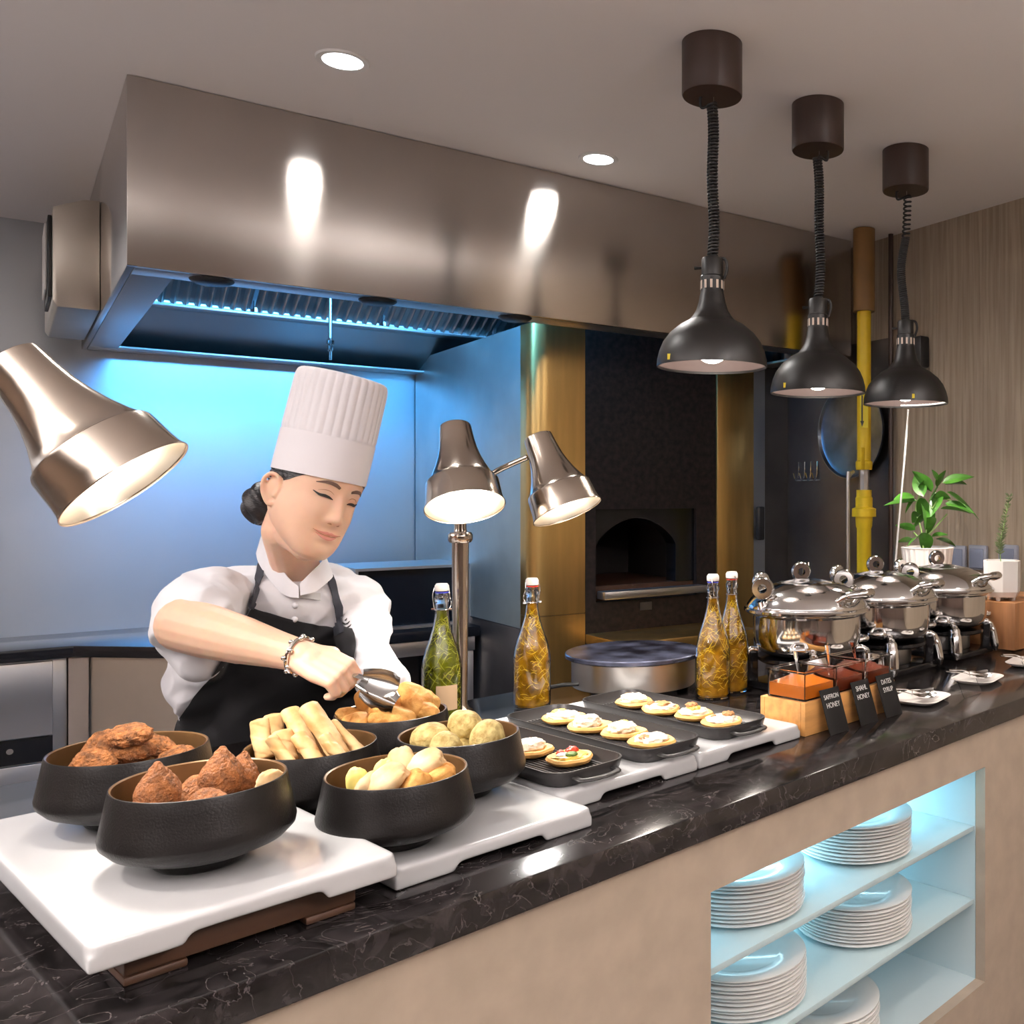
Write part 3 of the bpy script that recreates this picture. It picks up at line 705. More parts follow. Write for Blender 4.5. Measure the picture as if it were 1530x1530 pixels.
# speckled balls
for k, (u, f, dz, s, lab) in enumerate([
    (-.044, -.006, .088, 1.0, 'speckled yellow ball at the left of the ball bowl'),
    (.0, .032, .098, 1.0, 'speckled yellow ball at the back top of the ball bowl'),
    (-.006, -.044, .080, .95, 'speckled yellow ball at the front of the ball bowl'),
    (.048, -.012, .088, 1.03, 'speckled yellow ball at the right of the ball bowl'),
    (.0, .0, .055, 1.0, 'speckled yellow ball hidden low in the middle of the ball bowl')]):
    b = MB(); b.ell((0, 0, 0), (.031*s, .030*s, .0255*s), fn=lambda d: 1+.03*noise.noise(d*2+V((k, 0, 0))), nu=44, nv=26)
    food(b, 'speckled_ball', M['puff'], bE+cam2*u+camf*f+V((0, 0, dz)), (k*20, k*35, 0), lab, 'pastry ball', 'balls in the bowl', jit=.0008, js=120)
# small pies and wedges
def wedge(seed, L=.06, r=.018):
    b = MB()
    def fn(d):
        t = (d.z+1)/2
        return (1-.45*max(0, d.z)**1.5)*(1+.16*math.cos(3*math.atan2(d.y, d.x)+seed)*(1-d.z*d.z))+.07*noise.noise(d*3+V((seed, 1, 0)))
    b.ell((0, 0, 0), (r, r*.8, L/2), fn=fn, nu=28, nv=22); return b
for k, (u, f, dz, rot, m, L, lab) in enumerate([
    (-.050, -.012, .086, (12, -8, 0), 'lemon', .062, 'yellow pointed wedge at the left of the pie bowl'),
    (-.016, .000, .094, (5, 8, 0), 'lemon', .062, 'yellow pointed wedge in the middle of the pie bowl'),
    (.000, .020, .104, (0, -4, 0), 'fatayer', .066, 'tall rounded pale pie standing at the back of the pie bowl'),
    (.002, -.024, .092, (0, 62, -20), 'fatayer', .094, 'long pale pie slanting across the front of the pie bowl'),
    (.042, .006, .104, (0, 66, -10), 'fatayer', .076, 'pale pie resting high at the right of the pie bowl'),
    (.036, -.024, .086, (0, 30, 10), 'samosa', .058, 'golden brown pie tucked below at the right of the pie bowl'),
    (.062, .002, .088, (30, 70, 40), 'samosa', .060, 'golden brown pie at the far right edge of the pie bowl'),
    (-.032, -.006, .080, (0, 50, 30), 'fatayer', .058, 'white pale pie low between the two yellow wedges')]):
    mm = Matrix.Translation(bF+cam2*u+camf*f+V((0, 0, dz))) @ Matrix.Rotation(YAW, 4, 'Z') @ RM(*rot)
    o = wedge(k, L, .0185 if m != 'lemon' else .015).build('small_pie' if m != 'lemon' else 'yellow_wedge', M[m], smooth=60, jit=.001, jscale=60)
    o.location, o.rotation_euler = mm.to_translation(), mm.to_euler()
    tag(o, lab, 'pastry', 'small pies in the front bowl')
# ------------------------------------------------------------ grill trays and flatbreads
def tray(loc, label, w=.150, d=.43):
    t = thing('grill_tray', label, 'grill tray', loc, 0, 'black cast iron grill trays')
    b = MB(); rings = [(-.014, 0), (-.004, .001), (.0, .010), (.004, .024), (.0035, .0255), (.0005, .0255), (-.004, .012), (-.010, .005)]
    base = None; R0 = []
    for (o_, z) in rings:
        R0.append([(x, y, z) for x, y in rrect(w+2*o_, d+2*o_, .035+o_)])
    n = len(R0[0]); vs = [p for r_ in R0 for p in r_]; fs = []
    for k in range(len(R0)-1):
        for i in range(n): j = (i+1) % n; fs.append((k*n+i, k*n+j, (k+1)*n+j, (k+1)*n+i))
    fs.append(tuple(range(n))); fs.append(tuple((len(R0)-1)*n+i for i in range(n)))
    b.add(vs, fs); b.build('pan_body', M['tray'], t, smooth=35)
    rb = MB(); k = 15
    for i in range(k):
        x = -(w/2-.017)+(w-.034)*i/(k-1); L = d/2-(.022 if 2 < i < k-3 else .036)
        rb.tube([(x, -L, .0058), (x, L, .0058)], .0024, 6)
    rb.build('grill_ridges', M['tray'], t, smooth=50)
    for s in (-1, 1):
        h = MB().tube(catmull([(-.040, s*(d/2-.002), .014), (-.036, s*(d/2+.018), .012), (0, s*(d/2+.026), .012), (.036, s*(d/2+.018), .012), (.040, s*(d/2-.002), .014)], 6), .006, 10, flat=.5)
        h.build('handle', M['tray'], t)
    return t
T1 = (1.018, 1.468, S2); T2 = (1.205, 1.468, S2); T3 = (1.402, 1.474, S2)
tray(T1, 'black grill tray nearest the bowls, with the tomato topped bread')
tray(T2, 'middle black grill tray with four pale cheese breads')
tray(T3, 'black grill tray on the right slab, beside the wooden box')
def bread(loc, s, tops, label, rz=0, seed=0):
    t = thing('flatbread', label, 'flatbread', loc, R(rz), 'mini flatbreads on the grill trays')
    b = MB(); pr = [(0, .0), (.030, .0), (.040, .004), (.043, .009), (.040, .013), (.034, .0125), (.03, .011), (0, .010)]
    b.lathe([(r*s, z) for r, z in pr], 48, Matrix.Scale(1.0, 4), lambda a, k: 1+.06*math.sin(2*a+seed)+.04*math.sin(5*a+seed*2)).build('dough', M['dough'], t, jit=.0008, jscale=80)
    for (m, r, x, y, z, h) in tops:
        c = MB(); sd = seed+r*100
        c.ell((x*s, y*s, z), (r*s, r*s*.9, h), fn=lambda d: 1+.22*noise.noise(d*2.6+V((sd, 0, 0)))+.1*noise.noise(d*7+V((sd, 0, 0))), nu=36, nv=18)
        c.build({'cream': 'cheese_topping', 'egg': 'yellow_topping', 'zaatar': 'minced_topping', 'tomato': 'tomato_topping', 'greenherb': 'herb_topping'}[m], M[m], t, jit=.001, jscale=150)
    return t
ch = ('cream', .034, 0, 0, .013, .009); ch2 = ('cream', .030, .004, .004, .016, .012)
bz = S2+.0085
bread((T1[0]+.022, 1.345, bz), .95, [('egg', .033, 0, 0, .013, .005), ('tomato', .012, .008, .004, .019, .007), ('tomato', .008, -.012, .012, .017, .005), ('greenherb', .012, -.006, -.012, .018, .004), ('cream', .012, -.016, .0, .016, .004)], 'flatbread with red tomato topping at the front of the nearest grill tray', 0, 1)
bread((T1[0]+.006, 1.440, bz), .95, [ch2], 'white cheese flatbread behind the tomato one on the nearest grill tray', 0, 2)
bread((T1[0]+.006, 1.54, bz), .95, [ch], 'pale flatbread farthest back on the nearest grill tray', 0, 3)
for k, (y, tp, lab) in enumerate([
    (1.320, [ch, ('zaatar', .012, -.018, .0, .019, .004)], 'flatbread at the front end of the middle tray, lightly browned cheese'),
    (1.410, [ch2, ('egg', .014, .016, .004, .022, .006)], 'flatbread second from the front on the middle tray, with a yellow patch'),
    (1.500, [ch2, ('cream', .018, -.004, .0, .024, .008)], 'flatbread third from the front on the middle tray, heaped white cheese'),
    (1.595, [ch, ('egg', .018, .012, -.006, .018, .006)], 'flatbread at the back end of the middle tray, with an egg yolk')]):
    bread((T2[0]+(.014 if k % 2 else .004), y, bz), 1.0, tp, lab, k*40, 10+k)
for k, (y, tp, lab) in enumerate([
    (1.325, [ch, ('zaatar', .014, .014, -.004, .020, .008), ('zaatar', .007, -.012, .012, .019, .004)], 'flatbread at the front end of the right tray, mince heaped at one side'),
    (1.415, [ch, ('egg', .016, .0, .0, .020, .008), ('zaatar', .014, .004, .004, .027, .006)], 'flatbread second from the front on the right tray, mince over yellow cheese'),
    (1.505, [ch, ('zaatar', .020, -.004, .0, .019, .006), ('zaatar', .009, .018, .010, .02, .006)], 'flatbread third from the front on the right tray, widely covered in mince'),
    (1.60, [ch2, ('zaatar', .009, .012, -.006, .024, .004)], 'flatbread at the back end of the right tray, white with little mince')]):
    bread((T3[0]+(.012 if k % 2 else .002), y, bz), 1.0, tp, lab, k*50, 20+k)
# ------------------------------------------------------------ oil bottles
BO = sprof([(.0, .0), (.036, .0), (.0425, .004), (.0435, .02), (.0435, .10), (.0425, .125), (.036, .155), (.026, .185), (.018, .215), (.0145, .24), (.0135, .262), (.0155, .268), (.0155, .276), (.0135, .280), (.0135, .289)], 4)
BI = sprof([(.0, .004), (.034, .004), (.0395, .008), (.0402, .02), (.0402, .10), (.039, .125), (.0325, .155), (.0225, .185), (.0145, .215), (.0112, .238), (.0108, .250)], 4)
def bottle(loc, oil, herb, ring, label, seed, lab=None):
    t = thing('oil_bottle', label, 'bottle', loc, R(seed*40), 'swing-top bottles of herb oil')
    MB().lathe(BO+[(.0105, .289), (.0108, .27)]+[(r+.0006, z) for r, z in reversed(BI)], 40).build('glass_body', M['glass'], t)
    MB().lathe(BI[:]+[(0, .250)], 36).build('oil', M[oil], t)
    rnd = random.Random(seed); hb = MB()
    def rz(z):
        for (r0, z0), (r1, z1) in zip(BI[1:], BI[2:]):
            if z <= z1: return r0+(r1-r0)*(z-z0)/max(1e-6, z1-z0)
        return BI[-1][0]
    for k in range(330):
        z = rnd.uniform(.02, .225); rm = rz(z)+.0001
        a = rnd.uniform(0, 2*PI); rr = rm
        p = V((rr*math.cos(a), rr*math.sin(a), z)); sg = rnd.choice((-1, 1)); tg = V((-math.sin(a)*sg, math.cos(a)*sg, rnd.uniform(-.4, 1.6)))
        L = rnd.uniform(.010, .026); q = p+tg*L; q.z = min(max(q.z, .01), .235)
        ps = []
        for i_ in range(6):
            w = p.lerp(q, i_/5)+V((0, 0, sg*.003*math.sin(i_*.63))); s_ = math.hypot(w.x, w.y); lim = rz(w.z)-.0003; w.x *= lim/s_; w.y *= lim/s_; ps.append(w)
        hb.tube(ps, [.0003, .0007, .0009, .0008, .0006, .0003], 5)
    # needles pressed against the outside of the oil column so that they read through the glass
    hb.build('herb_sprigs', M[herb], t)
    MB().lathe([(0, .289), (.011, .2895), (.0155, .291), (.0155, .302), (.012, .307), (0, .308)], 24).build('stopper', M['porc'], t)
    MB().lathe([(.011, .286), (.0145, .286), (.0145, .2885), (.011, .2885)], 24).build('rubber_ring', M[ring], t)
    w = MB()
    for s in (-1, 1):
        w.tube(catmull([(0, s*.017, .250), (.004, s*.020, .262), (-.004, s*.019, .28), (0, s*.0165, .297)], 5), .0012, 6)
        w.tube([(0, s*.0155, .249), (0, s*.023, .249)], .0028, 8)
    w.tube([(.016*math.cos(2*PI*k/20), .016*math.sin(2*PI*k/20), .249) for k in range(20)], .0011, 6, closed=True)
    w.build('wire_clasp', M['chrome'], t)
    if lab:
        MB().grid(16, 8, lambda u, v: (.0442*math.cos(3.2+u*1.1), .0442*math.sin(3.2+u*1.1), .03+.055*v)).build('paper_label', M['kraft'], t, fixn=False)
    return t
bottle((1.154, 1.951, TZ+.0005), 'oilg', 'herbg', 'blue', 'green herb oil bottle in front of the lamp pole', 1, True)
bottle((1.369, 1.915, TZ+.0005), 'oily', 'herby', 'red', 'golden herb oil bottle standing alone left of the griddle, red ring', 2)
bottle((1.726, 1.660, TZ+.0005), 'oily', 'herby', 'blue', 'golden herb oil bottle with a blue ring, left of the pair beside the griddle', 3)
bottle((1.815, 1.678, TZ+.0005), 'oily', 'herby', 'red', 'golden herb oil bottle with a red ring, right of the pair beside the chafing dish', 4)
# ------------------------------------------------------------ crepe griddle
t = thing('crepe_griddle', 'round steel crepe griddle with a dark plate behind the grill trays', 'griddle', (1.672, 1.895, TZ+.0005))
MB().lathe([(0, .014), (.158, .014), (.160, .016), (.160, .082), (.158, .084), (0, .084)], 80).build('steel_drum', M['steel'], t)
MB().lathe([(0, .085), (.172, .085), (.1765, .088), (.1765, .096), (.174, .0985), (0, .0985)], 80).build('cooking_plate', M['crepe'], t)
for k in range(3):
    a = R(215+120*k); MB().lathe([(0, 0), (.017, 0), (.015, .0135), (0, .0135)], 16, T(.135*math.cos(a), .135*math.sin(a), 0)).build('foot', M['black'], t)
MB().tube([(-.155, .03, .03), (-.19, .05, .03), (-.22, .10, .018), (-.24, .17, .006)], .005, 8).build('supply_hose', M['cord'], t)
# ------------------------------------------------------------ condiment box, glass dishes, spoons and signs
t = thing('wooden_box', 'light wooden box carrying three condiment dishes', 'box', (1.562, 1.236, TZ+.0005))
b = MB(); b.box(0, .34, 0, .012, 0, .070).box(0, .34, .112, .124, 0, .070).box(0, .012, .0121, .1119, 0, .070).box(.328, .34, .0121, .1119, 0, .070); b.build('frame', M['wood'], t, bevel=.0015)
MB().box(.0121, .3279, .0121, .1119, 0, .058).build('inner_board', M['wood'], t)
for k, (lab, fill) in enumerate([('left clear dish of amber saffron honey on the wooden box', 'honey'), ('middle clear dish of dark honey on the wooden box', 'syrup'), ('right clear dish of dark date syrup on the wooden box', 'syrup')]):
    x = 1.570+.110*k; y = 1.242; z = TZ+.0715
    d = thing('condiment_dish', lab, 'dish', (x, y, z), 0, 'clear condiment dishes'); w = .104; hh = .056
    b = MB(); b.box(.004, w-.004, .004, w-.004, 0, .003)
    for (x0, x1, y0, y1) in ((0, w, 0, .003), (0, w, w-.003, w), (0, .003, .003, w-.003), (w-.003, w, .003, w-.003)): b.box(x0, x1, y0, y1, 0, hh)
    b.build('clear_wall', M['acryl'], d, bevel=.001)
    b = MB();
    for (x0, x1, y0, y1) in ((-.003, w+.003, -.003, .004), (-.003, w+.003, w-.004, w+.003), (-.003, .004, .004, w-.004), (w-.004, w+.003, .004, w-.004)): b.box(x0, x1, y0, y1, hh+.0005, hh+.004)
    b.build('rim', M['acryl'], d)
    MB().box(.0035, w-.0035, .0035, w-.0035, .0035, .030).build('filling', M[fill], d)
    s = thing('small_spoon', ['steel spoon standing in the saffron honey', 'steel spoon standing in the middle honey dish', 'thin steel spoon leaning in the date syrup'][k], 'spoon', (x+.045, y+.05, z+.012), R(20*k), 'spoons in the condiment dishes')
    tl = (-.012+.0*k, .004, .085) if k < 2 else (-.045, .02, .085)
    MB().tube(catmull([(0, 0, .012), (tl[0]*.5, tl[1]*.5, .045), tl], 6), [.0022]*6+[.0025, .003, .0036, .0045, .0055, .006, .0065], 10, flat=.35).build('handle', M['chrome'], s)
    MB().ell((0, 0, 0), (.010, .004, .016)).build('spoon_bowl', M['chrome'], s)
def text(body, size, parent, loc, rot, m, name='lettering', align='LEFT'):
    cu = bpy.data.curves.new(name, 'FONT'); cu.body = body; cu.size = size; cu.extrude = .0002; cu.align_x = align; cu.offset = 0
    o = bpy.data.objects.new(name, cu); COL.objects.link(o); cu.materials.append(m)
    bpy.context.evaluated_depsgraph_get().update(); me = bpy.data.meshes.new_from_object(o); bpy.data.objects.remove(o)
    o = bpy.data.objects.new(name, me); COL.objects.link(o)
    o.parent = parent; o.location = loc; o.rotation_euler = rot
    return o
for k, (x, ln, lab) in enumerate([(1.604, ['SAFFRON', 'HONEY'], 'black chalk sign reading saffron honey, leftmost on the wooden box'), (1.716, ['SHAHL', 'HONEY'], 'black chalk sign for honey, middle one leaning on the wooden box'), (1.815, ['DATES', 'SYRUP'], 'black chalk sign reading dates syrup, rightmost on the wooden box')]):
    lean = math.atan2(.030, .092)
    s = thing('chalk_sign', lab, 'sign', (x, 1.200, TZ+.0005), 0, 'chalk signs on the wooden box')
    s.rotation_euler = (-lean, 0, 0)
    MB().box(0, .066, 0, .003, 0, .096).build('board', M['slate'], s, bevel=.0006)
    for j, l_ in enumerate(ln):
        text(l_, .0140 if len(l_) > 5 else .0158, s, (.033, -.0004, .074-.0185*j), (R(90), 0, 0), M['chalk'], align='CENTER').scale = (.86, 1, 1)
# ------------------------------------------------------------ chafing dishes
def chafing(loc, label, proto=[]):
    if proto: return dup(proto[0], loc, 0, label)
    t = thing('chafing_dish', label, 'chafing dish', loc, 0, 'round chrome chafing dishes')
    MB().lathe(sprof([(0, .085), (.06, .085), (.10, .088), (.128, .100), (.139, .120), (.142, .150), (.142, .190)], 5)+[(.150, .196), (.150, .199), (.0, .199)], 80).build('water_pan', M['chrome'], t)
    MB().lathe([(.150, .1995), (.163, .200), (.1665, .203), (.1665, .209), (.163, .213), (.150, .214)], 80).build('rim_ring', M['chrome'], t)
    lid = MB().lathe(sprof([(.160, .2135), (.157, .222), (.140, .243), (.115, .260), (.085, .272), (.075, .2745)], 6)+[(.075, .272), (.11, .257), (.150, .222), (.155, .2135)], 80).build('lid', M['chrome'], t)
    MB().lathe(sprof([(.0745, .273), (.05, .280), (.025, .284), (0, .285)], 4)+[(0, .282), (.05, .277), (.0745, .2705)], 48).build('lid_window', M['glass'], lid)
    # big curved lid handle at the front right
    a0 = R(-84)
    hm = Matrix.Rotation(a0, 4, 'Z')
    MB().tube(catmull([(.128, -.060, .236), (.150, -.050, .250), (.176, -.020, .254), (.176, .020, .254), (.150, .050, .250), (.128, .060, .236)], 7), [.009]*7+[.014]*8+[.018]*6+[.014]*8+[.009]*7, 12, m=hm, flat=.75).build('lid_handle', M['chrome'], lid)
    # hinge discs at the back
    for a in (R(95), R(170)):
        c = V((.150*math.cos(a), .150*math.sin(a), .255))
        m = Matrix.Translation(c+V((0, 0, .012))) @ RM(90, 0, 0 if a < 2 else -60)
        MB().lathe([(.012, -.009), (.026, -.009), (.029, -.004), (.029, .004), (.026, .009), (.012, .009), (.012, -.009)], 28, m).build('hinge_disc', M['chrome'], t)
        d = V((math.cos(a), math.sin(a), 0)); MB().tube([d*.148+V((0, 0, .205)), d*.156+V((0, 0, .235))], .010, 12).build('hinge_arm', M['chrome'], t)
    m = T(0, .02, .302) @ RM(90, 0, -40)
    MB().lathe([(.010, -.010), (.022, -.010), (.026, -.004), (.026, .004), (.022, .010), (.010, .010), (.010, -.010)], 28, m).build('lid_knob', M['chrome'], lid)
    MB().lathe([(0, .070), (.125, .070), (.132, .075), (.132, .084), (0, .084)], 64).build('support_ring', M['blackgl'], t)
    MB().lathe([(0, .020), (.085, .020), (.088, .024), (.088, .069), (0, .069)], 48).build('heater_drum', M['steel'], t)
    MB().box(-.12, .12, -.12, .12, .001, .0195).build('base_plate', M['blackgl'], t, bevel=.004)
    for k in range(4):
        a = R(45+90*k); ca, sa = math.cos(a), math.sin(a)
        P = [(.130*ca, .130*sa, .098), (.150*ca, .150*sa, .098), (.163*ca, .163*sa, .075), (.172*ca, .172*sa, .035), (.176*ca, .176*sa, .006)]
        leg = MB().tube(catmull(P, 6), [.008]*4+[.009]*4+[.012]*4+[.014]*4+[.014]*5+[.012, .010, .008, .006], 14, up=(-sa, ca, 0), flat=1.25).build('leg', M['chrome'], t)
        MB().box(-.012, .012, -.016, .016, 0.001, .095, T(.142*ca, .142*sa, 0) @ Matrix.Rotation(a, 4, 'Z')).build('leg_core', M['blackgl'], leg, bevel=.003)
    for k, a in enumerate((R(-150), R(-30))):
        MB().tube(catmull([(.135*math.cos(a-.15), .135*math.sin(a-.15), .115), (.168*math.cos(a-.1), .168*math.sin(a-.1), .120), (.168*math.cos(a+.1), .168*math.sin(a+.1), .120), (.135*math.cos(a+.15), .135*math.sin(a+.15), .115)], 6), .007, 10).build('side_grip', M['chrome'], t)
    proto.append(t); return t
DY = 1.565
chafing((1.985, DY, TZ+.0005), 'chrome chafing dish nearest the viewer, beside the oil bottles')
chafing((2.335, DY, TZ+.0005), 'middle of the three chrome chafing dishes')
chafing((2.685, DY, TZ+.0005), 'farthest chrome chafing dish, in front of the basil pot')
# spoon rest plates
def restplate(loc, label, sl, rz):
    t = thing('rest_plate', label, 'plate', loc, R(rz), 'white rest plates')
    R0 = []
    for (o_, z) in ((-.030, 0), (-.014, .002), (0, .010), (.001, .0115), (-.003, .0115), (-.020, .005), (-.035, .0035)):
        R0.append([(x, y, z) for x, y in rrect(.155+2*o_, .115+2*o_, .036+o_*.8)])
    n = len(R0[0]); b = MB(); fs = []
    for k in range(len(R0)-1):
        for i in range(n): j = (i+1) % n; fs.append((k*n+i, k*n+j, (k+1)*n+j, (k+1)*n+i))
    fs.append(tuple(range(n))); fs.append(tuple((len(R0)-1)*n+i for i in range(n)))
    b.add([p for r_ in R0 for p in r_], fs); b.build('dish', M['spoonpl'], t, smooth=60)
    for j, (dx, dy, a) in enumerate(((-.015, -.018, -50), (.025, .010, -35))):
        s = thing('serving_spoon', sl[j], 'spoon', V(loc)+V((dx, dy, .017)), R(rz+a), 'serving spoons on the rest plates')
        MB().slab(12, 12, lambda u, v: ((-.032+.064*u, (v-.5)*.044*math.sqrt(max(0.02, 1-(2*u-1)**2)), .004-.010*(1-((2*u-1)**2+(2*v-1)**2)*.6)), (0, 0, 1)), .0016).build('spoon_bowl', M['chrome'], s)
        MB().tube(catmull([(-.030, 0, .004), (-.055, 0, .012), (-.10, 0, .016)], 5), [.003]*6+[.004]*5, 8, flat=.5).build('handle', M['chrome'], s)
restplate((2.02, 1.235, TZ+.0005), 'white rest plate nearest, right of the chalk signs', ['left spoon on the nearest white rest plate', 'right spoon on the nearest white rest plate'], 10)
restplate((2.335, 1.25, TZ+.0005), 'white rest plate in the middle of the row', ['left spoon on the middle white rest plate', 'right spoon on the middle white rest plate'], 10)
restplate((2.66, 1.255, TZ+.0005), 'white rest plate farthest away at the photo edge', ['left spoon on the farthest white rest plate', 'right spoon on the farthest white rest plate'], 10)
for k, (x, y, lab) in enumerate([(2.16, 1.17, 'clear acrylic label holder between the two nearest rest plates'), (2.52, 1.17, 'clear acrylic label holder between the two farther rest plates')]):
    t = MB().slab(6, 3, lambda u, v: ((-.045+.09*u, 0, .0+.045*v), (0, 1, 0)), .0015).build('label_holder', M['acryl'], loc=(x, y, TZ+.001), rot=(R(-25), 0, 0))
    tag(t, lab, 'label holder', 'clear label holders')
# ------------------------------------------------------------ riser with the plants
RZ = 1.075
t = thing('plant_riser', 'reddish wooden block under the plants at the right end', 'riser', (2.865, 1.40, TZ+.0005))
MB().box(0, .37, 0, .56, 0, RZ-TZ-.001).build('block', M['woodr'], t, bevel=.002)
def leafmesh(mb, base, d, L, w, curl=.35, roll=0):
    d = V(d).normalized(); side = d.cross(V((0, 0, 1)))
    side = side.normalized() if side.length > .01 else V((1, 0, 0))
    up = side.cross(d)
    side = Matrix.Rotation(roll, 3, d) @ side; up = Matrix.Rotation(roll, 3, d) @ up
    def fn(u, v):
        t = v; ww = w*math.sin(PI*min(1, t**.8))**.8*(1-.25*t)
        s = 2*u-1
        p = V(base)+d*(L*t)+side*(s*ww)+up*(-abs(s)*-.25*ww)-V((0, 0, 1))*(curl*L*t*t)
        return (p, up)
    mb.slab(7, 10, fn, .0006)
pp = V((2.985, 1.80, RZ)); 
t = thing('potted_basil', 'leafy green basil plant in a fluted white pot behind the far chafing dish', 'potted plant', pp)
MB().lathe([(0, 0), (.070, 0), (.073, .003), (.092, .160), (.094, .162), (.090, .164), (.086, .160), (.080, .14), (0, .14)], 96, None, lambda a, k: 1+.018*(1 if math.sin(24*a) > 0 else -1) if k in (1, 2, 3, 4) else 1).build('pot', M['pot'], t, smooth=30)
MB().lathe([(0, .1415), (.079, .1415), (0, .148)], 24).build('soil', M['soil'], t)
def pl(px, py, dY=0):   # point relative to the pot centre plane
    Yp = pp.x*FX+pp.y*FY+dY; return U(px, py, Yp)-pp
stems = [[(1385, 822), (1384, 790), (1392, 750), (1402, 722)], [(1380, 822), (1376, 790), (1368, 760), (1376, 735)], [(1386, 800), (1400, 785), (1415, 768)], [(1383, 815), (1365, 795)], [(1392, 760), (1405, 745), (1425, 750)]]
sm = MB()
for s_ in stems: sm.tube(catmull([pl(x, y, .02*i) for i, (x, y) in enumerate(s_)], 5), .0028, 7)
sm.build('stems', M['stem'], t)
lv = [((1392, 735), (1366, 706), 17), ((1384, 730), (1378, 722), 13), ((1400, 728), (1412, 704), 9), ((1408, 722), (1447, 714), 11), ((1412, 724), (1438, 724), 10), ((1405, 735), (1396, 760), 14), ((1380, 742), (1368, 712), 14),
      ((1415, 735), (1448, 765), 13), ((1412, 752), (1445, 764), 10), ((1405, 760), (1440, 766), 9), ((1366, 742), (1342, 746), 10), ((1370, 748), (1332, 754), 7), ((1382, 745), (1374, 772), 15), ((1368, 745), (1358, 760), 12), ((1376, 752), (1380, 778), 14),
      ((1386, 770), (1370, 785), 13), ((1392, 772), (1388, 792), 12), ((1368, 792), (1343, 786), 7), ((1384, 796), (1382, 820), 15), ((1392, 802), (1412, 800), 10), ((1398, 805), (1420, 814), 11), ((1366, 808), (1346, 810), 8), ((1384, 782), (1392, 760), 12), ((1400, 718), (1394, 705), 8), ((1396, 742), (1415, 744), 13), ((1374, 768), (1366, 778), 12), ((1376, 800), (1362, 812), 10), ((1402, 728), (1394, 742), 12)]
for k, (a, b_, w) in enumerate(lv):
    A = pl(*a, random.uniform(-.05, .04)); Bp = pl(*b_, random.uniform(-.06, .05)); d = Bp-A
    lm = MB(); leafmesh(lm, A, d+V((0, 0, .2*d.length)), max(.055, d.length*1.3), w*.0016+.006, .2, random.uniform(-.9, .9))
    lm.build('leaf', M['leaf'], t, fixn=False)
pr = G(1497, 896, RZ)
t = thing('potted_rosemary', 'thin rosemary sprig in a square faceted white pot at the right edge', 'potted plant', pr)
Rp = []
b = MB()
for k in range(4):
    a = R(90*k+8); b.lathe([(0, 0), (.007, 0), (.009, .012), (0, .012)], 10, T(.038*math.cos(a), .038*math.sin(a), 0))
b.build('feet', M['pot'], t)
n = 8
rings = [(.050, .012, 0), (.060, .03, 0), (.062, .132, 0), (.055, .132, 0), (.052, .112, 0)]
b = MB(); b.lathe([(0, .012)]+[(r_, z) for r_, z, _ in rings]+[(0, .112)], 8, RM(0, 0, 30), lambda a, k: 1.12 if int(round(a/(PI/4))) % 2 else .98); b.build('pot', M['pot'], t, smooth=20)
MB().lathe([(0, .1125), (.047, .1125), (0, .118)], 16).build('soil', M['soil'], t)
Yr = pr.x*FX+pr.y*FY
base = U(1496, 838, Yr)-pr; top = U(1508, 742, Yr)-pr
path = catmull([base-V((0, 0, .02)), U(1494, 815, Yr)-pr, U(1500, 785, Yr)-pr, top], 10)
MB().tube(path, [.0018]*len(path), 6).build('stem', M['stem'], t)
nm = MB(); rnd = random.Random(5)
for k in range(300):
    i = rnd.randint(6, len(path)-1); p = path[i]; a = rnd.uniform(0, 2*PI)
    d = V((math.cos(a), math.sin(a), rnd.uniform(.3, 1.1))).normalized(); L = rnd.uniform(.014, .026)*(1-.3*(i/len(path)))
    nm.tube([p, p+d*L*.6, p+d*L+V((0, 0, .001))], [.0012, .0013, .0003], 4)
tag(nm.build('needles', M['rosem'], t), kind='stuff')
